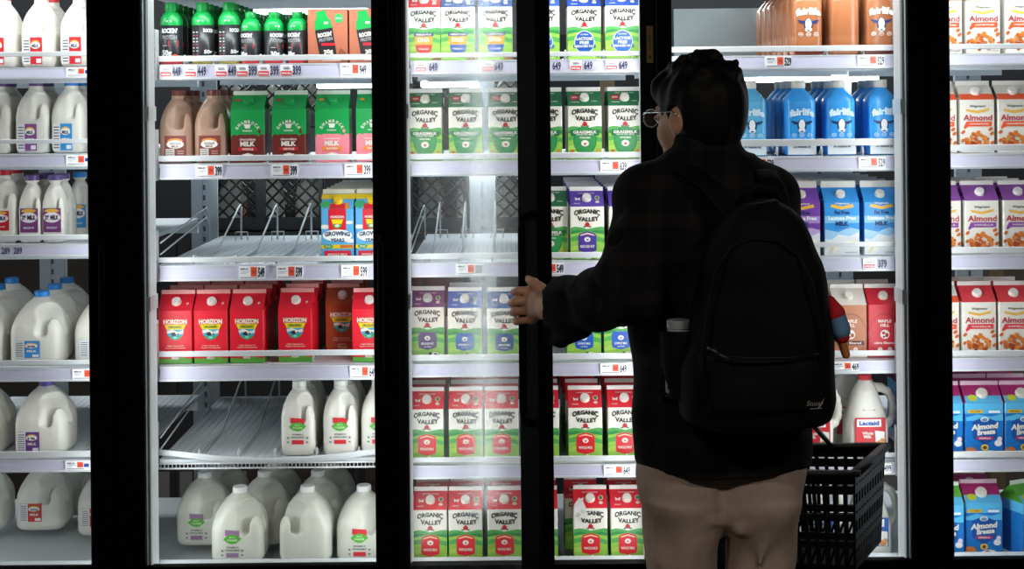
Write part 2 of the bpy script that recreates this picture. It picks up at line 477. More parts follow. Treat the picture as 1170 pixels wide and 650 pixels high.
def ov(key, top, badge, words=('WHOLE MILK',), style='shield', banner=None, gart=None, badge2=None):
    a = Art(); hills(a, 93); barn(a, 0, 99, 1.05)
    a.text('ORGANIC', 0, 131, 74, 12.5, '2b2a26', 2, bend=6, bold=.05, grow=.35)
    a.text('VALLEY', 3, 117.5, 62, 12, '2b2a26', 2, bend=-4, bold=.05, grow=.25)
    if style == 'shield':
        a.poly([(-24,24),(-26,32),(-26,66),(-22,74),(0,80),(22,74),(26,66),(26,32),(24,24),(0,18)], badge, 2)
        a.poly([(-20,70),(0,76),(20,70),(20,67),(0,72),(-20,67)], badge2 or 'f3c9a0', 3)
        bull_head(a, 0, 57, 1.25, WHITE, badge)
        a.text(words[0], 0, 37, 40, 7.5, WHITE, 3, bold=.03)
        if len(words) > 1: a.text(words[1], 0, 29, 28, 4, WHITE, 3)
        cowlet(a, 12, 10, 1.5); cowlet(a, 34, 8, 1.6); a.poly([(-6,0),(4,20),(8,18),(6,0)], WHITE, 1)
    elif style == 'cow':
        a.poly([(-24,34),(-26,42),(-26,72),(-20,79),(20,79),(26,72),(26,42),(24,34),(0,28)], badge, 2)
        bull_head(a, 0, 62, 1.2, WHITE, badge)
        a.text(words[0], 0, 46, 36, 6.5, WHITE, 3, bold=.03); a.text('ULTRA', 0, 37, 20, 4, WHITE, 3)
        cowlet(a, 20, 14, 2.4); cowlet(a, 38, 10, 2.0); a.text('LOCAL', -32, 10, 16, 4, '2f5a22', 3)
    elif style == 'dha':
        a.poly([(-26,72),(26,72),(24,40),(-24,40)], 'ee9a26', 2)
        a.poly([(-24,44),(24,44),(20,26),(10,20),(-10,20),(-20,26)], badge, 3)
        a.rrect(-28,68,28,78,3,badge2 or '2d3f6e',3)
        a.text(words[0], 0, 73, 44, 5, WHITE, 4, bold=.03); a.text('DHA', 0, 58, 34, 13, 'fbe6c8', 4, bold=.04)
        a.text('WHOLE MILK', 0, 32, 30, 5, WHITE, 4, bold=.03)
        a.poly([(20,0),(40,16),(48,22),(48,0)], '8a5a34', 2)
    elif style == 'oval':
        a.ell(0,48,29,33,WHITE,2,24); a.ell(0,48,27,31,badge,3,24)
        a.text('LACTOSE',0,58,46,8.5,WHITE,4,bold=.03); a.text('FREE',0,47,26,8.5,WHITE,4,bold=.03)
        a.rect(-32,32,32,41,badge,4); a.text(words[0],0,36.5,56,6.5,WHITE,5,bold=.03)
        a.text('ULTRA',0,70,24,4,WHITE,4); cowlet(a, 34, 14, 1.8)
    elif style == 'grass':
        a.ell(0,52,33,40,badge,1,24); a.ell(0,52,31,38,'2f8d4b',2,24)
        a.rrect(-40,66,40,82,2,badge,3); a.text('GRASSMILK',0,76,68,8.5,WHITE,4,bold=.03); a.text('GRASS FED MILK',0,69,52,3.5,WHITE,4)
        a.text('WHOLE MILK',0,60,32,5,WHITE,4,bold=.03); bull_head(a,0,44,1.6,WHITE,'b8262f')
        for i,(x,y) in enumerate(((-36,22),(-26,12),(26,14),(37,24),(-12,6),(12,5),(40,8),(-41,6))): a.ell(x,y,5,3.4,('d8432b','e77d30')[i%2],3,10)
    carton(key, [(0,.50,'7fbf49'),(.50,1,WHITE)], top, 'f2efe9', WHITE, a, gart or ov_gable())

def build_cartons():
    ov('ov_red','de2030','da2030',('WHOLE MILK',))
    ov('ov_purple','5b3fa0','4b338f',('REDUCED FAT',))
    ov('ov_plum','6d3878','5a3373',('REDUCED FAT',),'cow')
    ov('ov_blue','3d63b5','3a66ae',('REDUCED FAT',),'cow')
    ov('ov_navy','1f4f94','1c4f8e',('LOWFAT MILK',),'cow')
    ov('ov_royal','1f56c0','1d55b4',('LOWFAT MILK',),'cow')
    ov('ov_dha_red','b3252e','d3302b',('OMEGA PLUS',),'dha','2d3f6e')
    ov('ov_dha_blue','28406f','2c5aa8',('OMEGA PLUS',),'dha','2d3f6e')
    ov('ov_lactose','27479b','1f5fb8',('REDUCED FAT',),'oval')
    ov('ov_lactose_dark','1c3a86','174f9e',('REDUCED FAT',),'oval')
    gg = Art(); gg.rect(-40,26,-14,46,'b3252e',1); gg.text('NEW',-27,36,16,8,WHITE,2); gg.rect(14,30,42,40,'2a6b46',1)
    gg.text('100% GRASS FED',0,54,56,4,WHITE,2); gg.text('ORGANIC',-26,16,24,5,WHITE,1); gg.text('USDA',28,20,16,5,WHITE,1)
    ov('ov_grass','1f6f43','176a3c',('WHOLE MILK',),'grass', gart=gg)
    # red organic cartons with a vest-shaped emblem
    for key, red, low, milk in (('horizon','e2142e','5aa83a',WHITE),('horizon_choc','a5401c','7f8a22','d9b98a')):
        a = Art()
        a.rect(-48,0,48,14,low,1); a.poly([(-48,14),(-20,12),(20,18),(48,13),(48,0),(-48,0)], low, 1)
        a.text('HORIZON',0,119,74,14,'f0dccb',3,bold=.06)
        a.poly([(-34,111),(34,111),(27,97),(-27,97)],'f2d21b',2); a.text('ORGANIC',0,104,44,8,'2d6b2a',3,bold=.04)
        a.poly([(-27,97),(27,97),(24,82),(15,71),(0,66),(-15,71),(-24,82)],'3aa6c9',2)
        a.poly([(-26,93),(-10,97),(8,90),(26,95),(25,86),(6,82),(-12,88),(-25,86)],WHITE,3)
        a.ell(-4,84,9,5.5,'2a2a2a',4,12); a.ell(6,87,6,4,WHITE,4,10); a.ell(9,84,3,2.2,'222222',5,8)
        a.poly([(-22,80),(-6,76),(10,79),(20,78),(13,71),(0,67),(-14,72)],'46a24a',3); a.ell(0,74,7,3,'7fd0e6',4,12)
        a.text('High Vitamin D',0,50,52,5,'f0cbbb',2); a.text('Vitamin D Ultra Pasteurized',0,44.5,62,4,'f0cbbb',2)
        a.text('ORGANIC',0,33,24,4,'f0cbbb',2); a.text('Whole',0,25,32,9,milk,2,bold=.03); a.text('Milk',0,8+8,24,8.5,milk,2,bold=.03)
        a.items = [([(px*.9, py) for px, py in vs], fs, cc, L) for vs, fs, cc, L in a.items]
        g = Art(); g.poly([(30,20),(36,26),(33,30),(28,28)],'f0cbbb',1)
        carton(key, [(0,.09,low),(.09,1,red)], red, 'f0a9a3', 'ece6df', a, g)
    # shamrock chocolate and strawberry
    for key, low, band, t2 in (('sham_choc','6b241d','c2182a','WHOLE'),('sham_straw','ee8592','f08a2a','FLAVORED')):
        a = Art(); G='0f9a4a'
        a.poly([(-48,70),(-40,82),(-30,76),(-22,88),(-12,80),(-4,86),(4,78),(12,90),(22,80),(32,74),(38,84),(48,78),(48,150),(-48,150)], G, 1)
        a.ell(34,88,4,6,low,2,10)
        for i, ch in enumerate('SHAMROCK'):
            t = math.radians(62-124*i/7); a.text(ch, 34*math.sin(-t), 82+34*math.cos(t), 7, 9, WHITE, 3, rot=t, bold=.03)
        a.poly([(-11,108),(-7,109),(7,109),(11,108),(8,104),(7,97),(-7,97),(-8,104)],WHITE,3)
        a.text('FARMS',0,90,26,4.5,WHITE,3)
        a.text('chocolate' if 'choc' in key else 'strawberry',0,66,46,7,'f3d6cf',3,bold=.02); a.text('MILK',0,53,42,14,WHITE,3,bold=.05)
        a.rect(-27,33,27,43,band,2); a.text(t2,0,38,32,6.5,WHITE,3,bold=.03)
        a.ell(0,20,10,7,WHITE,2,14); a.ell(0,13,7,6,WHITE,2,12); a.poly([(-16,24),(-8,24),(-9,18)],WHITE,2); a.poly([(16,24),(8,24),(9,18)],WHITE,2)
        a.ell(-4,19,1.5,1.5,'222222',3,8); a.ell(4,19,1.5,1.5,'222222',3,8)
        a.ell(36,14,6,3,WHITE,2,10); a.ell(-36,12,4,5,WHITE,2,10)
        g = Art(); g.ell(-32,40,8,5,'e7822c' if 'straw' in key else 'c2452c',1,12)
        carton(key, [(0,.53,low),(.53,1,G)], G, 'd8e2d4', G, a, g)
    # growing-up carton, sky blue
    a = Art(); a.rect(-48,0,48,8,'3f8f3a',1); a.ell(-36,100,16,6,WHITE,1,14); a.ell(36,60,16,6,WHITE,1,14); a.ell(34,112,12,5,WHITE,1,12)
    a.poly([(-25,150),(25,150),(25,92),(0,85),(-25,92)],'d61f33',2); a.text('HORIZON',0,128,38,7,WHITE,3,bold=.04)
    a.poly([(-17,121),(17,121),(13,108),(-13,108)],'f2d21b',3); a.poly([(-14,108),(14,108),(9,97),(0,94),(-9,97)],'46a24a',3); a.ell(0,103,7,4,WHITE,4,10)
    a.ell(0,75,42,17,'f6f6ee',2,22); a.text('GROWING',0,78,72,13,'223a66',3,bend=3,bold=.05); a.text('YEARS',0,62,40,10,'223a66',3,bold=.05)
    a.ell(-26,44,14,6,'3f9a3f',3,12); a.text('DHA',-26,44,16,6,WHITE,4); a.rect(-48,38,48,49,'e7c52b',2); a.rect(8,40,44,48,'c86a2a',3)
    a.rect(-38,10,38,32,'d61f33',2); a.text('WHOLE MILK',0,21,58,7.5,WHITE,3,bold=.03)
    g = Art(); g.rect(-48,38,48,58,'eccb2a',1); g.ell(-34,18,16,14,'3fa86a',1,14); g.poly([(16,0),(36,0),(30,24),(18,24)],'d8883a',1); g.rect(-22,0,22,20,'d61f33',1)
    carton('growing', [(0,1,'5aa9dc')], '5aa9dc', 'ded6c6', 'f0c81e', a, g, w=.092, dep=.09)
    # lactose free store carton
    for key, c in (('store_blue','2f93de'),('store_purple','7a3fa8')):
        a = Art(); a.poly([(-49,0),(49,0),(49,66),(20,54),(-10,60),(-30,44),(-49,48)],'e4e8ea',1)
        a.poly([(-49,74),(-10,66),(20,80),(49,72),(49,66),(20,54),(-10,60),(-30,44),(-49,48)],'9ecbec' if 'blue' in key else 'c9a9de',1)
        a.rect(-49,92,49,112,'7fbfe8' if 'blue' in key else 'b58ed0',1)
        a.poly([(-30,146),(0,139),(30,146),(34,137),(0,130),(-34,137)],'e9b44a',2); a.text('Wegmans',0,147,40,7,WHITE,3,bold=.02,shear=.2)
        a.text('Fat Free',0,122,42,11,'12386e',3,bold=.05); a.text('Lactose Free',0,106,78,11,'f2f6fa',3,bold=.04); a.text('MILK',0,90,38,13,'12386e',3,bold=.06)
        a.text('100% less lactose',0,78,44,4.5,'3b6ea5',3); a.ell(28,36,18,9,'f2ecd8',2,14); a.ell(-24,20,16,8,'f2ecd8',2,14); a.poly([(-40,6),(-28,34),(-20,30),(-30,4)],'e0d6bd',2)
        a.text('HALF GALLON',26,8,34,4,'5a6b7a',3)
        carton(key, [(0,.25,'e6ecef'),(.25,1,c)], c, 'e2ded6', WHITE, a, None, w=.1, dep=.098, hb=.150, hg=.04, fh=.019)
    # brown and red ring cartons
    for key, c, c2 in (('ring_brown','b9785a','9a5a40'),('ring_red','cf1f33','a9152a')):
        a = Art(); a.ell(0,66,47,60,c2,1,30); a.ell(0,66,44,57,c,2,30)
        a.text('MAPLE',0,104,38,9,'f4dcd2',3,bold=.04); a.text('HILL',0,92,26,9,'f4dcd2',3,bold=.04)
        a.ell(0,66,13,13,'f4e8e2',3,18); a.ell(-4,70,5,4,c2,4,10); a.ell(5,64,5,6,c2,4,10); a.ell(-3,59,4,3,c2,4,10)
        if 'brown' in key: a.rect(-38,36,38,48,'4a2a1e',3)
        a.text('ultra filtered',0,42,60,7,'f4dcd2',4,bold=.03); a.ell(-14,24,7,6,'f4dcd2',3,12); a.ell(14,24,7,6,'f4dcd2',3,12)
        a.rect(-48,0,48,10,'ead9cf' if 'brown' in key else c2,1)
        carton(key, [(0,1,c)], 'ded2c8' if 'brown' in key else c, 'efeae4', WHITE, a, None, w=.094, dep=.094)
    # almond cartons of the store
    for key, c in (('almond_orange','e8562c'),('almond_purple','8a4a9c'),('almond_red','d93a44')):
        a = Art()
        a.text('Wegmans',0,131,44,8,'2a2a2a',3,bold=.02,shear=.25); a.poly([(-34,124),(0,118),(34,126),(30,118),(0,111),(-30,117)],'e9b44a',2)
        a.text('Almond',0,99,82,17,'b3263a',3,bold=.02)
        a.poly([(-40,72),(-32,88),(40,88),(40,74),(-26,74),(-38,66)],c,2); a.text('UNSWEETENED' if 'orange' in key else 'VANILLA',4,81,56,5,WHITE,3)
        rnd = random.Random(3)
        for i in range(26):
            t = rnd.random()*6.28; r = 28*math.sqrt(rnd.random())
            a.ell(-4+r*math.cos(t)*1.15, 38+r*math.sin(t)*.75-4, 8, 5.2, ('c8642a','d97b34','a94a20','e08a42')[i%4], 2+(i%5)*.5, 10, rnd.random()*3)
        for x,y in ((-42,58),(-44,34),(40,54),(42,28),(36,66)): a.ell(x,y,7,4.6,'c8642a',3,10,.6)
        a.text('HALF GALLON',26,8,34,3.5,'777777',3)
        g = Art(); g.rect(-48,0,48,24,c,1)
        carton(key, [(0,1,'e6e1d8')], 'ddd7ce' if 'orange' in key else c, 'ece8e2', 'eee9e4', a, g if 'orange' in key else None)
    for key, c in (('breeze','b0256e'),('breeze_green','5fae3a')):
        a = Art(); B='1673c4'
        a.rect(-52,0,52,110,B,1); a.poly([(-52,110),(-20,118),(20,112),(52,120),(52,100),(-52,100)],'58b6e6',2)
        a.rect(-46,122,-6,131,'e8b92e',3); a.text('NON DAIRY',-26,126.5,30,4.5,'3a2f10',4); a.rect(12,122,44,129,'dfeefa',3)
        a.poly([(0,112),(34,98),(34,52),(0,30),(-34,52),(-34,98)],'0f4f9e',3); a.ell(0,104,12,7,'dfeefa',4,14); a.ell(0,103,9,5,'7a8a9e',5,12)
        a.text('Almond',0,84,78,17,WHITE,5,rot=.09,bold=.05,shear=.15); a.text('Breeze',4,68,52,15,WHITE,5,rot=.09,bold=.05,shear=.15)
        a.rect(-24,46,24,55,'b0256e' if key=='breeze' else '5fae3a',4); a.text('VANILLA' if key=='breeze' else 'ORIGINAL',0,50.5,34,5,WHITE,5,bold=.03)
        a.ell(0,24,11,9,'f0c53a',4,14); a.ell(0,24,6,5,'6a4a1a',5,12); a.ell(-40,12,18,14,'c8763a',4,14); a.ell(14,6,22,10,'e9e4dc',4,14); a.ell(38,36,11,9,'f3eef2',4,12); a.ell(42,48,7,7,'e8d2da',4,10)
        a.poly([(-20,0),(10,14),(40,0)],'a5552a',4)
        g = Art(); g.rect(-52,0,52,26,'58b6e6',1); g.ell(-30,18,14,11,'c9d43a',2,12)
        carton(key, [(0,.5,B),(.5,.8,B),(.8,1,'58b6e6')], c, 'ecc6d8' if key=='breeze' else 'e0ead8', WHITE, a, g, w=.108, dep=.1, cap_r=.015)

# ------------------------------------------------------------------ bottles
def build_bottles():
    GR='0a9c46'; BK='232327'
    for key, R, H, acc, g in (('rockin_tall',.031,.176,'c2202c','50g'),('rockin_short',.0275,.148,'c2202c','30g'),('rockin_tall_plain',.031,.176,'9a8a3a','50g')):
        zs = H*.63
        b = MB()
        b.lathe([(R*.93,0),(R,.004),(R,zs)], paint(BK,.35), 24)
        b.lathe([(R*1.0,zs),(R*1.03,zs+.006),(R*.97,zs+.02),(R*.72,zs+.034),(R*.5,H-.024)], paint(GR,.35), 24, caps=False)
        b.lathe([(R*.95,.0),(R*1.01,.0005),(R*1.01,.008)], paint(acc,.4), 24, caps=False)
        a = Art(); w = R*1000
        if 'plain' in key:
            a.rect(-.95*w,.1*zs*1000,-.1*w,.92*zs*1000,'3b3b40',1)
            for i in range(9): a.rect(-.85*w,(.16+.08*i)*zs*1000,-.25*w,(.19+.08*i)*zs*1000,('c9c9c9','b04a4a')[i%3==1],2)
            a.text('ROCKIN',.75*w,zs*860,w*1.0,11,'e6e6e6',2,bold=.04); a.text(g,.7*w,zs*300,w*.8,14,'e6e6e6',2,bold=.04)
        else:
            a.text("ROCKIN'",0,zs*860,w*1.5,zs*130,'eeeeee',2,bold=.05); a.text('PROTEIN',0,zs*690,w*1.4,zs*110,'9a9aa0',2,bold=.03)
            a.rect(-.1*w,zs*450,.85*w,zs*600,acc,2); a.rect(-.7*w,zs*470,-.2*w,zs*490,'bbbbbb',2)
            a.text(g,-.25*w,zs*270,w*.95,zs*200,'eeeeee',2,bold=.05); a.ell(.5*w,zs*200,.32*w,.22*w,'d9552e',2,12)
        a.rect(-.25*w,zs*1000+9,.25*w,zs*1000+14,'c8ecd4',1)
        a.put(b, round_face(R))
        k = MB(); k.lathe([(R*.52,H-.026),(R*.58,H-.024),(R*.58,H-.002),(R*.52,H)], paint(GR,.35), 20)
        PT[key] = dict(parts=[('bottle_body', b.mesh('bottle_body')),('bottle_cap', k.mesh('bottle_cap'))], w=2*R, dep=2*R+.004, h=H)
    for key, c, low, cap, cowc in (('fair_blue','37a0ee','e6eaec',WHITE,'16325e'),('fair_light','63b8e6','e2eef4',WHITE,'1d3c66'),('fair_brown','a4653f','5a2018','6b3a26','22306a')):
        b = MB(); h = .0435
        b.loft([(0,.037,.037,4),(.004,.042,.042,4),(.016,h,h,4),(.05,h,h,4),(.054,h*.985,h*.985,4),(.058,h,h,4),(.150,h,h,4),(.160,h*.96,h*.96,4),(.176,.030,.030,3),(.188,.0185,.0185,2.2),(.196,.0175,.0175,2)], paint(c,.28), 32)
        a = Art()
        if 'brown' in key: a.poly([(-40,2),(40,2),(40,20),(20,26),(-10,24),(-40,18)], low, 0)
        else: a.rect(-40,3,40,44,low,0); a.text('ULTRA FILTERED MILK',0,34,48,4,'3a4a5a',2) ; a.text('2% reduced fat',0,26,50,7,'2a3a50',2,bold=.03)
        tw = 'f2ece6' if 'brown' in key else 'd9f0fb'
        a.text('fairlife',0,119,70,21,tw,3,bend=6,bold=.05)
        y = 84
        a.poly([(-30,y+16),(-12,y+12),(-9,y+5),(-20,y+5),(-29,y+11)],cowc,2); a.poly([(30,y+16),(12,y+12),(9,y+5),(20,y+5),(29,y+11)],cowc,2)
        a.ell(0,y+2,13,18,cowc,2,18); a.ell(0,y+4,9,15,'e9ecf2',3,16); a.ell(0,y-12,10,7,'e9ecf2',3,14); a.ell(0,y-15,5,2,cowc,4,8)
        for i in (-22,0,22): a.ell(i,58,7,6,tw,2,12); a.ell(i,58,5.4,4.4,c,3,12); a.rect(i-3,57,i+3,59,tw,4)
        a.put(b, planar(-h))
        k = MB(); k.lathe([(.0185,.192),(.0195,.194),(.0195,.213),(.018,.215)], paint(cap,.4), 24)
        PT[key] = dict(parts=[('bottle_body', b.mesh('bottle_body')),('bottle_cap', k.mesh('bottle_cap'))], w=2*h, dep=2*h, h=.215)
    # four-pack cardboard box with a picture of a bottle
    b = MB(); x,y,z=.0565,.06,.152; b.box((-x,-y,0),(x,y,z), paint('b0654a',.6), .001)
    a = Art(); T=lambda pts: [(px*math.cos(.16)-py*math.sin(.16)-8, px*math.sin(.16)+py*math.cos(.16)+76) for px,py in pts]
    a.poly(T([(-24,-66),(24,-66),(25,20),(-25,20)]),'242428',1); a.poly(T([(-25,20),(25,20),(24,40),(15,54),(13,72),(-13,72),(-15,54),(-24,40)]),GR,1)
    a.text("ROCKIN'",-8,80,40,13,WHITE,3,rot=.16,bold=.05); a.text('PROTEIN',-5,66,38,10,'9a9aa0',3,rot=.16,bold=.03); a.rect(-18,48,20,56,'c2202c',3)
    a.text('30g',2,30,26,16,WHITE,3,rot=.16,bold=.05); a.ell(32,126,12,13,'1fae52',2,16); a.text('4 PACK',32,126,17,5,WHITE,3,bold=.03)
    a.poly([(20,0),(56,0),(56,24),(36,42)],'8a4a34',1); a.text('chocolate',10,8,52,7,'f0d8c8',2)
    a.rect(-10,110,2,116,WHITE,3)
    a.put(b, planar(-y))
    f = MB(); f.box((-x,-y,z-.0003),(x,-.001,z+.0006), paint('b8725a',.6)); f.box((-x,.001,z-.0003),(x,y,z+.0006), paint('a85f46',.6))
    PT['rockin_box'] = dict(parts=[('box_body', b.mesh('box_body')),('top_flaps', f.mesh('top_flaps'))], w=2*x, dep=2*y, h=z)

# ------------------------------------------------------------------ jugs
def jug_mesh(key, R, H, mat, side=1, style='corner', hh=.0026):
    """square blow-moulded jug with a moulded-in grip at one front corner"""
    s = SDF((-R*1.75-.01,-R*1.75-.01,-.01),(R*1.75+.03,R*1.75+.01,H+.012), hh)
    X = s.ax[0][:,None,None]; Y = s.ax[1][None,:,None]; Z = s.ax[2]
    nr = .0185 if R > .06 else .017
    zk = np.array([-.02,0,.006,.016,.50*H,.59*H,.67*H,.75*H,.82*H,.88*H,.915*H,.93*H,H+.02])
    rk = np.array([R*.70,R*.86,R*.95,R,R,R*.965,R*.89,R*.76,R*.58,R*.39,nr*1.2,nr,nr])
    pk = np.array([5,5,5,5,5,4.4,3.6,3.0,2.5,2.2,2.1,2,2.])
    if R > .06:
        zk = np.array([-.02,0,.006,.016,.44*H,.54*H,.64*H,.74*H,.83*H,.885*H,.915*H,.93*H,H+.02])
        rk = np.array([R*.70,R*.86,R*.95,R,R,R*.97,R*.88,R*.73,R*.54,R*.36,nr*1.15,nr,nr])
    if style == 'lact':
        pk = np.array([5,5,5,5,4.5,4,3.4,2.8,2.2,2,2.])
        zk = np.array([-.02,0,.006,.016,.40*H,.52*H,.66*H,.80*H,.89*H,.92*H,H+.02])
        rk = np.array([R*.72,R*.88,R*.96,R,R,R*.90,R*.74,R*.56,nr*1.25,nr,nr])
    r = np.interp(Z, zk, rk)[None,None,:]; p = np.interp(Z, zk, pk)[None,None,:]
    q = (np.abs(X)**p+np.abs(Y)**p)**(1/p)
    D = (q-r)*.8
    D = np.maximum(D, np.maximum(-Z, Z-(H-.004))[None,None,:])
    s.F = D.astype(np.float32)
    if style == 'corner':
        a = np.array((side*.7071,-.7071,0)); t = np.array((side*.7071,.7071,0)); k = R/.078
        P = lambda sr, u, z: a*sr*R + t*u*R + np.array((0,0,z*H))
        rad = .15*R
        for z0, s0, z1, s1 in (((.45,.88,.66,.82),(.66,.82,.79,.60)) if R > .06 else ((.50,.86,.70,.80),(.70,.80,.80,.64))):
            for u0, u1 in ((-1.25,-.6),(-.6,.6),(.6,1.25)):
                for q in np.linspace(0,1,7):
                    c = np.array((z0+(z1-z0)*q, s0+(s1-s0)*q))
                    f0 = 1.35 if abs(u0) > 1 else 1; f1 = 1.35 if abs(u1) > 1 else 1
                    s.cap(P(c[1],u0,c[0]), P(c[1],u1,c[0]), rad*f0, rad*f1, .004, sub=True)
        # shallow thumb panel beside the grip on both faces
        s.ell((side*-.08*R,-R*1.10,.66*H), (.34*R,.19*R,.15*H), .014, sub=True)
        s.ell((side*R*1.10,.08*R,.66*H), (.19*R,.34*R,.15*H), .014, sub=True)
    else:
        hx = side
        s.chain([np.array((hx*.30*R,0,.845*H)),np.array((hx*.80*R,0,.825*H)),np.array((hx*1.12*R,0,.775*H)),np.array((hx*1.30*R,0,.69*H)),np.array((hx*1.38*R,0,.58*H)),np.array((hx*1.36*R,0,.47*H)),np.array((hx*1.18*R,0,.39*H)),np.array((hx*.8*R,0,.34*H))],[.0125,.0115,.0105,.0098,.0095,.0098,.0115,.016],.007)
    # seam ridge under the neck and base groove
    return s.mesh('jug_body', mat)

def jug_cap(H, R, col):
    k = MB(); r = .0205 if R > .06 else .019
    k.lathe([(r,H-.016),(r*1.03,H-.015),(r*1.03,H-.003),(r*.95,H)], paint(col,.4), 24, smooth=False)
    return k.mesh('screw_cap')
def panel(R, x0, x1, z0, z1, base, deco, name='label'):
    """paper label stuck on the flat front face"""
    b = MB(); b.box((x0,-R-.0008,z0),(x1,-R+.004,z1), paint(base,.5))
    a = Art(); w = (x1-x0)*1000; h = (z1-z0)*1000; cx = (x0+x1)*500; y = z0*1000
    deco(a, cx, y, w, h); a.put(b, planar(-R-.0008))
    return b.mesh(name)
def deco_store(col, t):
    def f(a, cx, y, w, h):
        a.rect(cx-w/2,y,cx-w*.12,y+h,'e6e6e6',1)
        for i in range(8): a.rect(cx-w*.46,y+h*(.08+.11*i),cx-w*.17,y+h*(.12+.11*i),'555566',2)
        a.rect(cx-w*.12,y,cx+w/2,y+h*.56,col,1)
        a.ell(cx+w*.16,y+h*.76,w*.24,h*.13,'e9b44a',2,14); a.ell(cx+w*.16,y+h*.70,w*.26,h*.13,'f6f2ea',3,14)
        a.text(t,cx+w*.16,y+h*.68,w*.36,h*.13,'33335a',4,bold=.04)
        a.text('MILK',cx+w*.18,y+h*.40,w*.4,h*.13,'f6f2ea',3,bold=.03); a.rect(cx+w*.2,y+h*.05,cx+w*.46,y+h*.2,'eeeeee',2)
    return f
def deco_brown(a, cx, y, w, h):
    a.ell(cx,y+h*.80,w*.36,h*.10,'d98a3a',2,14); a.ell(cx,y+h*.66,w*.40,h*.16,'f2ece6',3,16); a.text('CHOCOLATE',cx,y+h*.69,w*.5,h*.09,'5a2a20',4,bold=.03); a.text('MILK',cx,y+h*.58,w*.34,h*.09,'5a2a20',4,bold=.03)
    a.rect(cx-w*.44,y+h*.04,cx-w*.04,y+h*.48,'d9d2cc',1)
    for i in range(5): a.rect(cx-w*.40,y+h*(.08+.08*i),cx-w*.08,y+h*(.11+.08*i),'7a6a62',2)
    a.rect(cx+w*.05,y+h*.05,cx+w*.44,y+h*.46,'7d2e24',1)
    for i in range(4): a.rect(cx+w*.1,y+h*(.1+.09*i),cx+w*.4,y+h*(.13+.09*i),'c9a090',2)
def deco_twist(col):
    def f(a, cx, y, w, h):
        a.ell(cx,y+h*.62,w*.48,h*.22,'f0e6ee',2,16); a.ell(cx,y+h*.9,w*.42,h*.08,'e9b44a',2,12)
        a.text('2% MILK',cx,y+h*.62,w*.8,h*.2,'3a2a4a',3,bold=.05); a.rect(cx-w*.4,y+h*.08,cx+w*.4,y+h*.3,col,2); a.text('REDUCED FAT',cx,y+h*.19,w*.6,h*.08,'eeeeee',3)
    return f
def deco_oval(col, low):
    """green oval farm mark printed straight on the jug"""
    def f(a, cx, z, s):
        a.poly([(cx-15*s,z+12*s),(cx+15*s,z+9*s),(cx+15*s,z+22*s),(cx-15*s,z+24*s)],col,1)
        a.poly([(cx-19*s,z+4*s),(cx-10*s,z+12*s),(cx,z+14*s),(cx+10*s,z+12*s),(cx+19*s,z+5*s),(cx+8*s,z-4*s),(cx,z-6*s),(cx-9*s,z-4*s)],'57b03c',2)
        a.text('MOO',cx,z+8*s,12*s,4*s,'c8ecb0',3); a.text('FARM',cx,z+2*s,20*s,5*s,'c8ecb0',3)
        a.text('VITAMIN D',cx,z-13*s,26*s,3.6*s,'55585c',1,bold=.03); a.text('WHOLE MILK',cx,z-19*s,30*s,3.6*s,'55585c',1,bold=.03)
        a.rect(cx-13*s,z-34*s,cx+13*s,z-25*s,col if low else 'c9c6c2',1)
        for q in (-21,21): a.rect(cx+q*s-2*s,z-22*s,cx+q*s+2*s,z-18*s,'77777a',1); a.rect(cx+q*s-3*s,z-31*s,cx+q*s+2*s,z-28*s,'77777a',1)
    return f
def deco_lact(col):
    def f(a, cx, y, w, h):
        a.rect(cx-w*.45,y+h*.70,cx+w*.35,y+h*.96,'f4f4f4',2); a.text('Lactaid',cx-w*.05,y+h*.83,w*.66,h*.17,'1d4f9e',3,bold=.06)
        a.text('Whole',cx-w*.1,y+h*.47,w*.36,h*.11,WHITE,2,bold=.03); a.text('Milk',cx-w*.1,y+h*.35,w*.26,h*.11,WHITE,2,bold=.03); a.text('LACTOSE FREE',cx-w*.15,y+h*.12,w*.5,h*.08,'3a1512',2,bold=.03)
        a.poly([(cx+w*.18,y+h*.02),(cx+w*.46,y+h*.02),(cx+w*.46,y+h*.52),(cx+w*.14,y+h*.56)],'f0ece6',2); a.ell(cx+w*.3,y+h*.12,w*.13,h*.1,'c78a4a',3,12); a.ell(cx+w*.38,y+h*.2,w*.09,h*.09,'d9a05a',3,10)
    return f
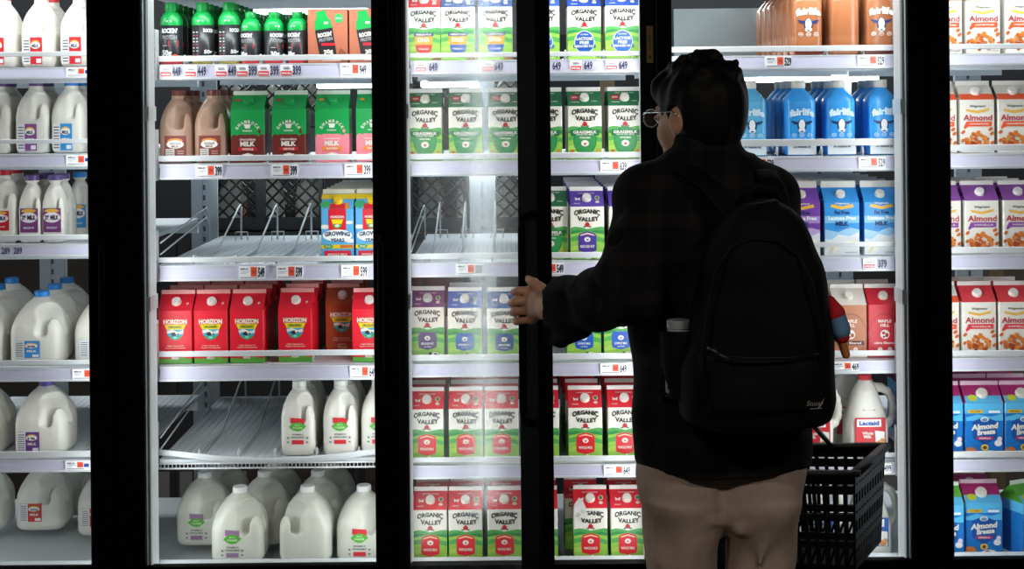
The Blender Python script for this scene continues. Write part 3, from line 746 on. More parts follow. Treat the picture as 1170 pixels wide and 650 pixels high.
def build_jugs():
    Wm = milk_plastic('milk_jug_white','e4e1d8'); Cm = milk_plastic('milk_jug_clear','dbdbd0',.3,.3); Bm = milk_plastic('jug_chocolate','a98672',.1,.35)
    gR, gH = .0755, .203; hR, hH = .0485, .208
    gm = {(m,s): jug_mesh('g', gR, gH, mt, s) for m, mt in (('w',Wm),('c',Cm)) for s in ((1,) if m=='w' else (1,-1))}
    hm = jug_mesh('h', hR, hH, Wm, 1, hh=.0022); hb = jug_mesh('h', hR, hH, Bm, 1, hh=.0022)
    def gal(key, body, cap, lab): PT[key] = dict(parts=[('jug_body',body),('screw_cap',jug_cap(gH,gR,cap))]+([('label',lab)] if lab else []), w=2*gR, dep=2*gR, h=gH)
    gal('gal_blue', gm['w',1], '2b86d8', panel(gR,-.053,.018,.022,.070,'3a8fd6',deco_store('3a8fd6','2%')))
    gal('gal_purple', gm['w',1], '5a4a96', panel(gR,-.060,.002,.012,.068,'6a3a86',deco_store('6a3a86','1%')))
    gal('gal_red', gm['w',1], 'c8202c', panel(gR,-.056,.012,.030,.085,'c93a34',deco_store('c93a34','WHOLE')))
    def oval(key, body, col, cx, side=False, H=gH, R=gR, s=1.35, z=66, low=True):
        b = MB(); a = Art(); deco_oval(col, low)(a, cx, z, s); a.put(b, planar(-R-.0006))
        gal(key, body, 'eeeeea', b.mesh('printed_mark'))
        if H != gH: PT[key] = dict(parts=[('jug_body',body),('screw_cap',jug_cap(H,R,'eeeeea')),('label',b.mesh('printed_mark'))], w=2*R, dep=2*R, h=H)
    oval('oval_mauve', gm['c',1], '9b7a9e', -10)
    oval('oval_red', gm['c',1], 'd8303a', -6)
    oval('oval_red_half', hm, 'd8303a', 2, H=hH, R=hR, s=1.3, z=78)
    b = MB(); a = Art(); a.rect(18,8,66,52,'5f5878',1)
    for i in range(8): a.rect(24,12+i*4.6,60,14+i*4.6,'b9b2cc',2)
    a.put(b, lambda x,y,e: (gR+e, x-.045, y)); gal('oval_back', gm['c',-1], 'eeeeea', b.mesh('label'))
    PT['oval_back']['parts'][2] = ('label', b.mesh('label'))
    def half(key, body, cap, lab): PT[key] = dict(parts=[('jug_body',body),('screw_cap',jug_cap(hH,hR,cap)),('label',lab)], w=2*hR, dep=2*hR, h=hH)
    for key, c, lc in (('half_red','c8202c','cf2a34'),('half_purple','6a4a8c','8a4a96'),('half_blue','2b86d8','2f8fd0')):
        half(key, hm, c, panel(hR,-.038,.016,.008,.084,lc,deco_store(lc,'MILK')))
    half('half_brown', hb, '6a2f26', panel(hR,-.031,.030,.006,.078,'7d2e24',deco_brown))
    tR, tH = .0325, .192
    tm = jug_mesh('t', tR, tH, Wm, 1, hh=.002)
    for key, c, lc in (('twist_purple','5f4a86','7a3f7c'),('twist_blue','2b86d8','2f8fd0')):
        PT[key] = dict(parts=[('jug_body',tm),('screw_cap',jug_cap(tH,tR,c)),('label',panel(tR,-.025,.025,.030,.098,lc,deco_twist(lc)))], w=2*tR, dep=2*tR, h=tH)
    half('twist_red', hm, 'c8202c', panel(hR,-.028,.028,.036,.092,'c8202c',deco_twist('c8202c')))
    lR, lH = .058, .23
    lm = jug_mesh('l', lR, lH, Wm, 1, 'lact')
    for key, c in (('lact_red','cf2330'),('lact_blue','1f56b0')):
        lb = panel(lR,-.042,.044,.034,.114,c,deco_lact(c))
        b = MB(); a = Art(); a.poly([(-18,134),(18,134),(13,150),(5,160),(-5,160),(-13,150)],'9a2430' if 'red' in key else c,1); a.text('PLUS',0,139,20,5,WHITE,2); a.put(b, lambda x,y,e: (x,-.0475-e+(y-.134)*.42,y))
        PT[key] = dict(parts=[('jug_body',lm),('screw_cap',jug_cap(lH,lR,c)),('label',lb),('neck_badge',b.mesh('neck_badge'))], w=2*lR, dep=2*lR, h=lH)
# ------------------------------------------------------------------ cooler layout
BAYS = {1: (-110,150,50), 2: (181,446,300), 3: (468,742,600), 4: (755,1027,1000), 5: (1050,1262,1130)}
LEV = {  # rail top, rail bottom, channel top, channel bottom at the bay's reference column
 1: [(59,64.5,76.5,89),(159,164,176,190),(268,274,279,292),(411,416.5,420,434),(515,522,524.5,537)],
 2: [(63,69.5,72.5,89),(177,183.5,186.5,203),(293,299,302,319),(400,406.5,417,433),(512,520,525,534)],
 3: [(59.5,65,68,83),(174.5,181,183,198),(288.5,295,299,314),(404,411,414,428),(521,527,530,544)],
 4: [(51.5,58,62,77),(158,166,178,193),(276,281.5,293,308),(400,406,411,424),(517,522,527,540)],
 5: [(50,56,61,73),(165,172,175,190),(282,289,291,306),(400,406,408,422),(515,522,524,537)],
}
SLOPE = 0.01; DEPTH = .86; ZLOW = .325
DECK = {}
for bnum, rows in LEV.items():
    ref = BAYS[bnum][2]
    for r, q in enumerate(rows): DECK[bnum, r+1] = W(ref, q[2], 4.0).z
    DECK[bnum, 6] = ZLOW
SHELFW = {1:'top',2:'second',3:'third',4:'fourth',5:'fifth',6:'bottom'}
DOORW = {1:'plain-jug door',2:'bare-rack door',3:'open door',4:'door behind person',5:'almond door'}
ORD = ['first','second','third','fourth','fifth','sixth','seventh','eighth','ninth','tenth','eleventh','twelfth']
THR = math.atan(SLOPE)

def spawn(key, name, label, cat, group, M):
    root = empty(name, M=M); tag(root, label, cat, group)
    for pn, me in PT[key]['parts']: part(pn, me, root)
    return root
def seat(bay, row, X, y, ang=0.0):
    return Matrix.Translation((X, y, DECK[bay,row]+SLOPE*y+(.0019 if (bay,row) in ((2,3),(2,5),(3,3),(1,5)) else .0012))) @ Matrix.Rotation(THR,4,'X') @ Matrix.Rotation(math.radians(ang),4,'Z')
NAMES = {'ov':'milk_carton','ho':'milk_carton','sh':'milk_carton','gr':'milk_carton','st':'milk_carton','ri':'milk_carton','al':'almond_milk_carton','br':'almond_milk_carton',
         'ro':'protein_shake_bottle','fa':'milk_bottle','ga':'gallon_milk_jug','oval':'gallon_milk_jug','ha':'milk_jug','tw':'milk_jug','la':'milk_jug'}
def kindof(key):
    if key == 'rockin_box': return 'shake_box', 'box'
    if key == 'oval_red_half': return 'milk_jug', 'jug'
    if key.startswith('ov_'): return 'milk_carton', 'carton'
    if key.startswith('oval'): return 'gallon_milk_jug', 'jug'
    n = NAMES[key[:2]]
    return n, ('carton' if 'carton' in n else 'bottle' if 'bottle' in n else 'jug')
LOOK = {'ov_red':'red whole milk carton','ov_purple':'purple-topped milk carton','ov_plum':'plum-topped milk carton','ov_blue':'pale-blue-topped milk carton','ov_navy':'navy-topped milk carton','ov_royal':'royal-blue-topped milk carton',
 'ov_dha_red':'red-topped orange-badge carton','ov_dha_blue':'navy-topped orange-badge carton','ov_lactose':'blue oval-badge carton','ov_lactose_dark':'dark-blue oval-badge carton','ov_grass':'dark-green-topped milk carton',
 'horizon':'bright red milk carton','horizon_choc':'rusty orange-brown milk carton','sham_choc':'green and chocolate-brown carton','sham_straw':'green and pink carton','growing':'sky-blue yellow-capped carton',
 'store_blue':'blue fat-free milk carton','store_purple':'purple lactose-free carton','ring_brown':'brown carton with ring','ring_red':'crimson carton with ring',
 'almond_orange':'orange-banner almond carton','almond_purple':'purple-banner almond carton','almond_red':'red-banner almond carton','breeze':'blue carton with magenta top','breeze_green':'blue carton with green top',
 'rockin_tall':'tall green-capped shake bottle','rockin_tall_plain':'tall shake bottle turned aside','rockin_short':'short green-capped shake bottle','rockin_box':'salmon four-pack shake box',
 'fair_blue':'blue milk bottle','fair_light':'pale blue milk bottle','fair_brown':'brown chocolate-milk bottle',
 'gal_blue':'blue-capped gallon jug','gal_purple':'purple-capped gallon jug','gal_red':'red-labelled gallon jug','oval_mauve':'white gallon with mauve mark','oval_red':'white gallon with red mark','oval_back':'white gallon turned aside','oval_red_half':'half-gallon jug with red mark',
 'half_red':'red-capped white jug','half_purple':'purple-capped white jug','half_blue':'blue-capped white jug','half_brown':'tan chocolate-milk jug','twist_purple':'purple-labelled slim jug','twist_blue':'blue-labelled slim jug','twist_red':'red-capped slim jug',
 'lact_red':'red-labelled loop-handled jug','lact_blue':'blue-labelled loop-handled jug'}
QUEUE = []
def put(key, bay, row, cx, n=1, d0=.028, ang=0, jit=1.5, start=1, shift=0.0, gap=.003):
    QUEUE.append((key, bay, row, cx, n, d0, ang, jit, start, shift, gap))
def place_all():
    rows = {}
    for q in QUEUE: rows.setdefault((q[1], q[2]), []).append(q)
    for (bay, row), qs in rows.items():
        qs.sort(key=lambda q: q[3])
        cols = []
        for q in qs:           # columns that share a centre line count as one
            if cols and abs(cols[-1][0][3]-q[3]) < 7 and cols[-1][0][5] != q[5]: cols[-1].append(q)
            else: cols.append([q])
        word = 'toward person' if bay < 4 else 'away from person'
        for ci, col in enumerate(cols):
            k = 0; col.sort(key=lambda q: q[5])
            total = sum(q[4] for q in col)
            for (key, _, _, cx, n, d0, ang, jit, start, shift, gap) in col:
                p = PT[key]; nm, cat = kindof(key)
                dz = p['dep']
                zmid = DECK[bay,row] + p['h']*.5
                pymid = 130 + (CAMZ-zmid)*F/4.03
                X0 = W(cx, pymid, 4.0+d0).x
                for i in range(n):
                    y = d0 + dz/2 + i*(dz+gap); X = X0 + shift*i + random.uniform(-.0008,.0008)*(i > 0)
                    a = ang + random.uniform(-jit, jit)*.5
                    look = LOOK[key]
                    pos = ('' if total == 1 else 'front of ' if k == 0 else ORD[k]+' in ')
                    cw = ORD[ci]+' column' if total > 1 else ORD[ci]
                    lab = f"{look}, {pos}{cw} {word}, {SHELFW[row]} shelf, {DOORW[bay]}"
                    k += 1
                    g = f"{nm.replace('_',' ')}s on the {SHELFW[row]} shelf, {DOORW[bay]}"
                    torn = (bay, row, cx) == (3, 6, 675)
                    if torn: lab = 'red whole milk carton with torn crumpled top corner, bottom shelf, open door'
                    ob = spawn(key, nm, lab, cat, g, seat(bay, row, X, y, a))
                    if torn:
                        t = MB(); ar = Art(); ar.poly([(-47,122),(-36,118),(-22,126),(-12,124),(-8,134),(-14,142),(-10,149.5),(-47,149.5)],'d9d6d0',6)
                        ar.poly([(-44,128),(-34,124),(-26,134),(-36,140)],'b9b5ae',7); ar.poly([(-30,140),(-18,134),(-14,146),(-26,148)],'c6c2bb',8)
                        ar.put(t, planar(-.048), 47.5)
                        t.add([(-.047,-.0505,.15),(-.012,-.0505,.15),(-.020,-.034,.167),(-.034,-.028,.172),(-.046,-.040,.160)],[(0,1,2,3,4)],paint('d9d6d0'))
                        t.build('torn_flap', ob)

def stock():
    # bay 1
    put('half_red',1,1,-2); put('half_red',1,1,41.5,2); put('half_red',1,1,86,2); put('half_red',1,1,-46)
    put('half_purple',1,2,-9,2); put('half_purple',1,2,35,2); put('half_blue',1,2,76,2)
    put('twist_red',1,3,-1,2); put('twist_purple',1,3,33,3); put('twist_purple',1,3,59.5,2); put('twist_blue',1,3,88,1,.17); put('twist_blue',1,3,114,2,.03)
    put('gal_blue',1,4,38.5,3,.028,shift=-.012); put('gal_blue',1,4,112,4,.028,jit=2,shift=-.022); put('gal_blue',1,4,-29,3,.03,shift=-.014)
    put('gal_purple',1,5,43.5,1,.03); put('gal_red',1,5,-28,1,.06); put('gal_purple',1,5,132,1,.06)
    put('gal_red',1,6,43,2,.36,shift=.05); put('gal_red',1,6,-26,1,.36); put('gal_red',1,6,114,1,.30)
    # bay 2
    put('rockin_tall',2,1,193,5,.03); put('rockin_tall_plain',2,1,229,5,.03); put('rockin_tall_plain',2,1,259.5,5,.03)
    put('rockin_short',2,1,284.5,5,.03,ang=-25); put('rockin_short',2,1,311,5,.03,ang=30); put('rockin_short',2,1,338,5,.03,ang=-20)
    put('rockin_box',2,1,374.5,1); put('rockin_box',2,1,422,1)
    put('half_brown',2,2,200,3); put('half_brown',2,2,240.5,3,ang=-3)
    put('sham_choc',2,2,283); put('sham_choc',2,2,330); put('sham_straw',2,2,379); put('sham_straw',2,2,426)
    put('growing',2,3,385.5,6); put('growing',2,3,424.5,6)
    put('horizon',2,4,200,4); put('horizon',2,4,240.5,4); put('horizon',2,4,282,4); put('horizon',2,4,337.5,4,.04,ang=-1)
    put('horizon_choc',2,4,390.5,3,.135); put('horizon',2,4,421.5,1)
    put('oval_red_half',2,5,339.5,3); put('oval_red_half',2,5,387.5,3); put('oval_red_half',2,5,431,3)
    put('oval_mauve',2,6,269,1,.03); put('oval_mauve',2,6,228.5,1,.195); put('oval_back',2,6,347.5,1,.03,ang=0)
    put('oval_red',2,6,413,1,.03); put('oval_mauve',2,6,298,1,.20); put('oval_mauve',2,6,360,1,.20)
    put('oval_mauve',2,6,251,1,.365); put('oval_mauve',2,6,312,1,.365); put('oval_mauve',2,6,374,1,.365)
    # bay 3
    put('ov_dha_red',3,1,484); put('ov_dha_blue',3,1,523); put('ov_dha_blue',3,1,566); put('ov_lactose',3,1,620); put('ov_lactose_dark',3,1,667.5,1,.05); put('ov_lactose',3,1,711)
    put('ov_grass',3,2,485.5); put('ov_grass',3,2,532); put('ov_grass',3,2,577.5); put('ov_grass',3,2,623); put('ov_grass',3,2,668,2); put('ov_grass',3,2,714.5,2)
    put('ov_grass',3,3,629,1,.045); put('ov_purple',3,3,671,6); put('ov_purple',3,3,715,7)
    put('ov_plum',3,4,488.5,1,.05); put('ov_blue',3,4,531,2,.028); put('ov_navy',3,4,576,1,.015); put('ov_royal',3,4,667,1); put('ov_royal',3,4,709,2)
    put('ov_red',3,5,487.5,4); put('ov_red',3,5,532,4); put('ov_red',3,5,573,4); put('ov_red',3,5,619.5,3,.03); put('ov_red',3,5,669,4,shift=-.004); put('ov_red',3,5,714,4)
    put('ov_red',3,6,491.5,3); put('ov_red',3,6,532,3); put('ov_red',3,6,576,3); put('ov_red',3,6,618,2); put('ov_red',3,6,664,1,.132); put('ov_red',3,6,675,1,.03); put('ov_red',3,6,717,3)
    # bay 4
    put('fair_brown',4,1,923.5,7,.03); put('fair_brown',4,1,966,3,.03,ang=180); put('fair_brown',4,1,1007,2,.03)
    put('fair_light',4,2,859.5,3); put('fair_blue',4,2,916,4,.028); put('fair_blue',4,2,961.5,4); put('fair_blue',4,2,1010,3)
    put('store_purple',4,3,917,4); put('store_blue',4,3,962,6); put('store_blue',4,3,1007.5,6)
    put('ring_brown',4,4,971.5,2); put('ring_red',4,4,1011,2)
    put('lact_red',4,5,931,1,.03); put('lact_red',4,5,994,1,.03); put('lact_red',4,5,973,1,.18)
    put('lact_blue',4,6,935,1,.03); put('lact_blue',4,6,997.5,1,.03)
    # bay 5
    put('almond_orange',5,1,1080); put('almond_orange',5,1,1123.5,2); put('almond_orange',5,1,1168)
    put('almond_orange',5,2,1074); put('almond_orange',5,2,1117,2); put('almond_orange',5,2,1159.5)
    put('almond_purple',5,3,1079,2); put('almond_purple',5,3,1122,3); put('almond_purple',5,3,1166,3)
    put('almond_orange',5,4,1077,1,.03); put('almond_red',5,4,1119,2,.03); put('almond_red',5,4,1161,2)
    put('breeze',5,5,1079,4); put('breeze',5,5,1125,4); put('breeze',5,5,1170,4)
    put('breeze_green',5,6,1080,2); put('breeze',5,6,1124,3,.05); put('breeze_green',5,6,1178,1,.05,ang=24)
    place_all()

# price labels: (bay, row, centre px, style, price)
TAGS = [(2,1,190,'r',''),(2,1,202,'p','449'),(2,1,218,'r',''),(2,1,231,'p','449'),(2,1,253,'r',''),(2,1,265.5,'p','449'),(2,1,277,'r',''),(2,1,289,'p','399'),(2,1,301.5,'r',''),(2,1,314,'p','399'),(2,1,327.5,'r',''),(2,1,339.5,'p','399'),
 (2,1,404,'w','949'),(2,2,239,'w','399'),(2,2,325,'w','399'),(2,2,409,'w','399'),(2,3,288,'w','549'),(2,3,331,'w','599'),(2,3,405,'w','599'),(2,4,415,'w','649'),
 (3,1,481,'r',''),(3,1,495,'p','649'),(3,1,557,'r',''),(3,1,570,'p','649'),(3,1,636,'p','649'),(3,1,658,'r',''),(3,1,672,'p','649'),(3,1,699,'r',''),(3,1,712,'p','649'),
 (3,2,701,'w','639'),(3,3,536,'w','559'),(3,3,629,'w','549'),(3,4,701,'w','649'),(3,5,705,'w','649'),
 (4,1,889,'w','529'),(4,1,995,'w','529'),(4,2,869,'w','529'),(4,2,996,'w','529'),(4,3,993,'r',''),(4,3,1008,'p','379'),(4,4,966,'w','469'),(4,5,1003,'w','499'),
 (1,1,91,'w',''),(1,2,91,'w',''),(1,3,7,'p','289'),(1,3,21,'p','289'),(1,4,98,'w',''),(1,5,90,'w','')]

def shelf(bay, row):
    x0p, x1p, ref = BAYS[bay]
    q = LEV[bay][row-1]
    zd = DECK[bay,row]; py = q[2]
    X0 = W(x0p, py, 4.0).x; X1 = W(x1p, py, 4.0).x
    zr1 = W(ref, q[0], 4.0).z; zr0 = W(ref, q[1], 4.0).z; zc0 = W(ref, q[3], 4.0).z
    root = empty('cooler_shelf', (0,0,0))
    tag(root, f"white wire-divided cooler shelf, {SHELFW[row]} one behind the {DOORW[bay]}", 'shelf', 'white cooler shelves')
    WM = paint('c2c3c6',.4); GM = paint('d3d9de',.4); CM = paint('b5b2c6',.38)
    wire_front = (bay, row) == (2, 5)
    b = MB()
    zz = lambda y: zd+SLOPE*y
    b.add([(X0,.012,zz(.012)),(X1,.012,zz(.012)),(X1,DEPTH,zz(DEPTH)),(X0,DEPTH,zz(DEPTH)),(X0,.012,zz(.012)-.012),(X1,.012,zz(.012)-.012),(X1,DEPTH,zz(DEPTH)-.012),(X0,DEPTH,zz(DEPTH)-.012)],
          [(0,1,2,3),(7,6,5,4),(0,4,5,1),(1,5,6,2),(2,6,7,3),(3,7,4,0)], GM)
    b.box((X0,DEPTH-.02,zz(DEPTH)-.05),(X1,DEPTH,zz(DEPTH)-.004), GM)
    if not wire_front: b.box((X0,.03,zd-.045),(X1,.05,zd-.012), GM)
    b.build('deck', root)
    # front rail
    r = MB()
    if wire_front:
        n = 24; pts = []
        for i in range(n+1):
            t = i/n; pts.append((X0+(X1-X0)*t, .004-.012*math.sin(PI*min(1,t*1.05)), (zr0+zr1)/2-.024*math.sin(PI*t)**1.2))
        r.tube(pts, .008, WM, 8, flat=(.0025,.0085,(0,0,1)))
    else: r.box((X0,-.006,zr0),(X1,.0,zr1), WM, .0015)
    r.build('front_rail', root)
    # price channel
    c = MB(); zt = zd-.0008
    if wire_front:
        for z in (zd-.010, zd-.024): c.tube([(X0,.004,z),(X1,.004,z)], .0026, WM, 6)
        for i in range(60):
            x = X0+(X1-X0)*(i+.5)/60; c.tube([(x,.004,zd-.024),(x,.004,zd-.010)], .0012, WM, 4)
    else:
        b0 = X0+.006; b1 = X1-.004
        c.add([(b0,-.004,zt),(b1,-.004,zt),(b1,-.012,zc0),(b0,-.012,zc0),(b0,.011,zt),(b1,.011,zt),(b1,.011,zc0-.004),(b0,.011,zc0-.004)],
              [(3,2,1,0),(0,1,5,4),(4,5,6,7),(7,6,2,3),(0,4,7,3),(1,2,6,5)], CM)
        c.box((b0,-.0145,zc0-.002),(b1,-.009,zc0+.003), WM); c.box((b0,-.006,zt-.004),(b1,-.003,zt), WM)
    c.build('price_channel', root)
    # bracket plates at the ends
    for X, s in ((X0,1),(X1,-1)):
        p = MB(); zb = zc0-.006 if not wire_front else zd-.03
        p.box((X-.007,-.016,zb),(X-.003,.02,zr1+.075) if row in (1,2,3,4,5) else (0,0,0), WM, .001)
        p.box((X-.013,-.017,zb),(X-.003,-.013,zr1+.075), WM, .001)
        for k in range(7): p.box((X-.0095,-.0176,zb+.014+k*.018),(X-.0065,-.0168,zb+.022+k*.018), paint('55585c'))
        p.build('bracket_plate', root)
    # side guard wires
    for X, s in ((X0+.004,1),(X1-.012,-1)):
        if s < 0 or (bay,row) not in ((2,3),(2,5),(3,3)): continue
        g = MB()
        for h in (.03,.062):
            g.tube([(X,.01,zd+h),(X,.5,zd+h+.05),(X,.62,zd+h+.06),(X,.66,zd+h+.03),(X,.66,zz(.66)-.002)], .0026, WM, 6)
        g.build('side_guard', root)
    # dividers
    for px in DIV.get((bay,row), []):
        X = W(px, py, 4.02).x
        g = MB()
        g.tube([(X,.018,zd-.002),(X,.016,zd+.022),(X,.024,zd+.026),(X,.05,zd+.006),(X,.34,zz(.34)+.006),(X,.70,zz(.70)+.118),(X,.715,zz(.70)+.118),(X,.72,zz(.72)+.1),(X,.72,zz(.72)-.002)] if (bay,row) in ((2,3),(2,5),(3,3)) else [(X,.018,zd-.002),(X,.016,zd+.022),(X,.024,zd+.026),(X,.05,zd+.006),(X,.70,zz(.70)+.006)], .0034 if (bay,row) in ((2,3),(2,5),(3,3)) else .0026, WM, 6)
        if (bay,row) in ((2,3),(2,5),(3,3)): g.tube([(X-.016,.70,zz(.7)-.002),(X-.015,.70,zz(.7)+.028),(X+.024,.70,zz(.7)+.028),(X+.026,.70,zz(.7)-.002)], .0026, WM, 6)
        g.build('wire_divider', root)
    # ribs / wires of the visible bare decks
    if (bay,row) in ((2,3),(2,5),(3,3),(1,5)):
        g = MB(); x0, x1 = X0+.01, X1-.01
        n = 46 if bay == 3 else 30
        for i in range(n):
            x = x0+(x1-x0)*i/(n-1)
            g.tube([(x,.02,zz(.02)+.0004),(x,DEPTH-.01,zz(DEPTH-.01)+.0004)], .0011, WM if bay == 3 else paint('c9ced3',.4), 4)
        g.build('deck_wires', root)
    # price tags
    for (tb, tr, px, style, price) in TAGS:
        if (tb, tr) != (bay, row): continue
        pc = W(px, (q[2]+q[3])/2, 3.99); t = MB(); y = -.0085; h = (zt-zc0)*.5-.004
        X = pc.x; Z = (zt+zc0)/2
        a = Art()
        if style == 'r':
            t.box((X-.017,y-.005,Z-h),(X+.017,y+.001,Z+h), paint('f2eef0'), 0)
            a.rect(-15,-h*1000+2,15,-1,'d8343c',1); a.text('SPECIAL',0,-h*500,26,5.5,'f2eef0',2,bold=.03); a.rect(-8,4,10,6,'555a70',1); a.rect(-10,8,8,10,'8a8ea0',1)
        elif style == 'p':
            a.text(price,0,0,24,h*1650,'1d2340',1,bold=.035)
        else:
            w = .037; t.box((X-w,y-.005,Z-h-.001),(X+w,y+.001,Z+h+.001), paint('f4f2f4'), 0)
            a.rect(-3,-h*1000+6,14,h*1000-1,'e2543c',1); a.text(price[:2] if price else '12',5.5,2,9,8,'8a2a20',2)
            a.text('MILK',-20,h*600,22,4.5,'2b3350',1,bold=.03); a.rect(-30,1,-8,2.4,'9a9eb0',1); a.rect(-30,-3,-16,-1.8,'9a9eb0',1); a.rect(-33,-h*900,16,-h*900+2,'6a6e88',1)
            if price: a.text(price,27,0,19,h*1750,'1d2340',1,bold=.035)
            else: a.rect(16,-4,30,6,'1d4a9a',1)
        a.put(t, lambda x,z,e: (X+x, y-.005-e, Z+z))
        t.build('price_tag', root)
    return root
DIV = {(2,3):[222,270.5,316,363.5],(2,5):[228,273,314,362,410],(3,3):[489,523,563],(2,1):[211,244.5,297.8,324.5],(2,2):[261.5,306,354,402.5],(4,1):[944.7,986.5],(4,2):[888,938.8,985.7],(3,2):[645,690],(3,1):[646,690],(2,4):[358],(4,5):[962],
       }

# ------------------------------------------------------------------ room, posts, doors
def box_obj(name, lo, hi, m, kind='structure', bev=0):
    b = MB(); b.box(lo, hi, m, bev); o = b.build(name); o['kind'] = kind
    return o
GAPS = [(-205,102),(163,427),(466,734),(770,1040),(1087,1392)]
SPLIT = [(-236),(132),(447),(752),(1063.5),(1424)]
YD = -.20            # front of the door frames
def room():
    blackf = paint('050506',.6,0,.08); white = paint('8f9597',.45)
    floor = paint('4a4744',.35,var=.08,scale=6); dark = paint('2c2d30',.7); grey = paint('7d848a',.55,var=.1,scale=3)
    box_obj('floor',(-3.6,-5.2,-.1),(3.6,2.6,0),floor)
    box_obj('ceiling',(-3.6,-5.2,2.75),(3.6,2.6,2.85),paint('33322f',.8))
    box_obj('wall_back',(-3.6,2.4,0),(3.6,2.6,2.75),dark)
    box_obj('wall_left',(-3.7,-5.2,0),(-3.6,2.6,2.75),dark)
    box_obj('wall_right',(3.6,-5.2,0),(3.7,2.6,2.75),dark)
    box_obj('wall_front',(-3.6,-5.3,0),(3.6,-5.2,2.75),paint('1e1c1b',.8))
    b = MB(); b.box((-3.6,-.16,2.06),(3.6,-.02,2.75),blackf); o = b.build('trim_1'); o['kind'] = 'structure'
    b = MB(); b.box((-3.6,-.16,0),(3.6,-.02,.27),blackf); b.box((-3.6,-.16,.27),(3.6,-.12,.3778),blackf); o = b.build('trim_2'); o['kind'] = 'structure'
    # white sill ledge behind the doors and the low deck
    b = MB(); b.box((-3.58,-.02,.0),(3.58,.86,ZLOW-.03),paint('d0d6da',.45)); o = b.build('trim_3'); o['kind'] = 'structure'
    # cooler ceiling panel above the shelves
    box_obj('trim_4',(-1.07,-.02,1.955),(-.36,.70,2.02),paint('b7bdc2',.45,var=.08,scale=4))
    box_obj('trim_11',(-3.58,-.02,2.035),(-1.09,.86,2.06),paint('b7bdc2',.45,var=.08,scale=4))
    box_obj('trim_10',(-.34,-.02,2.035),(3.58,.86,2.06),paint('b7bdc2',.45,var=.08,scale=4))
    # posts between the doors
    edges = [(102,163),(427,466),(734,770),(1040,1087)]
    n = 5
    for a, c in edges:
        xa = W(a,330,3.83).x; xc = W(c,330,3.83).x
        b = MB()
        b.box((xa,-.175,.27),(xc,-.155,2.06),blackf)
        if a != 1040: xa += .017
        if a == 734: xc -= .0
        if a in (734,1040): xc -= .017
        if a == 427: xc -= .009
        b.box((xa,-.155,.27),(xc,-.045,2.06),white)
        o = b.build(f'trim_{n}'); o['kind'] = 'structure'; n += 1
        # led strips on both flanks of the post
        for X, s in ((xa,-1),(xc,1)):
            root = empty('led_strip', (X+s*.0006, -.10, 1.17))
            side = 'facing the' ; db = {102:(1,2),427:(2,3),734:(3,4),1040:(4,5)}[a][0 if s < 0 else 1]
            tag(root, f"white vertical light strip on the post, lighting the {DOORW[db]} side", 'light', 'light strips on the door posts')
            h = MB(); h.box((min(0,s*.006) ,-.034,-.86),(max(0,s*.006),.040,.86),paint('858b8d',.35)); 
            for z in (.44,-.08): h.box((min(0,s*.012),-.038,z-.02),(max(0,s*.012),.044,z+.02),paint('b5babd',.4))
            h.build('strip_housing', root)
            d = MB(); d.box((min(s*.006,s*.010),-.030,-.85),(max(s*.006,s*.010),.036,.85),emit('led_diffuser','f4fbff',.30)); d.build('diffuser', root)
            L = bpy.data.lights.new('led_light','AREA'); L.shape='RECTANGLE'; L.size=.055; L.size_y=1.66; L.energy=LED*(LEDW.get(db,1)); L.color=(.93,.985,1.0)
            lo = bpy.data.objects.new('led_light',L); COL.objects.link(lo)
            zx = Vector((s*1.0, .38, 0)).normalized()   # light direction
            lo.matrix_world = Matrix.Translation((X+s*.016,-.095,1.17)) @ zx.to_track_quat('-Z','Y').to_matrix().to_4x4()
    # the outermost posts, beyond the frame, carry the same strips
    for X, s in ((W(-205,330,3.83).x,1),(W(1392,330,3.83).x,-1)):
        L = bpy.data.lights.new('led_light','AREA'); L.shape='RECTANGLE'; L.size=.055; L.size_y=1.66; L.energy=LED; L.color=(.93,.985,1.0)
        lo = bpy.data.objects.new('led_light',L); COL.objects.link(lo)
        zx = Vector((s*1.0,.38,0)).normalized()
        lo.matrix_world = Matrix.Translation((X+s*.016,-.095,1.17)) @ zx.to_track_quat('-Z','Y').to_matrix().to_4x4()
    b = MB(); b.box((-3.58,-.1,.271),(3.58,-.022,.3577),paint('c4c8ca',.4)); o = b.build('trim_12'); o['kind'] = 'structure'
    # grey liner panel at the back of the top shelf behind the brown bottles
    xa = W(770,30,4.88).x; xc = W(1000,30,4.88).x
    b = MB(); b.box((xa,.872,1.735),(xc,.884,1.955),paint('a9b4b8',.35,.3,var=.15,scale=9)); o = b.build('trim_9'); o['kind'] = 'structure'
    # added fill light under each bay's header, evening out the product fronts
    for g in GAPS:
        X0 = W(g[0],330,3.83).x; X1 = W(g[1],330,3.83).x
        L = bpy.data.lights.new('header_fill','AREA'); L.shape='RECTANGLE'; L.size=X1-X0-.1; L.size_y=.05; L.energy=HEAD; L.color=(.93,.985,1.0)
        lo = bpy.data.objects.new('header_fill',L); COL.objects.link(lo)
        zx = Vector((0,.30,-1)).normalized()
        lo.matrix_world = Matrix.Translation(((X0+X1)/2,-.10,2.03)) @ zx.to_track_quat('-Z','Y').to_matrix().to_4x4()
LED = 4.0; HEAD = 3.2; LEDW = {1:.8}

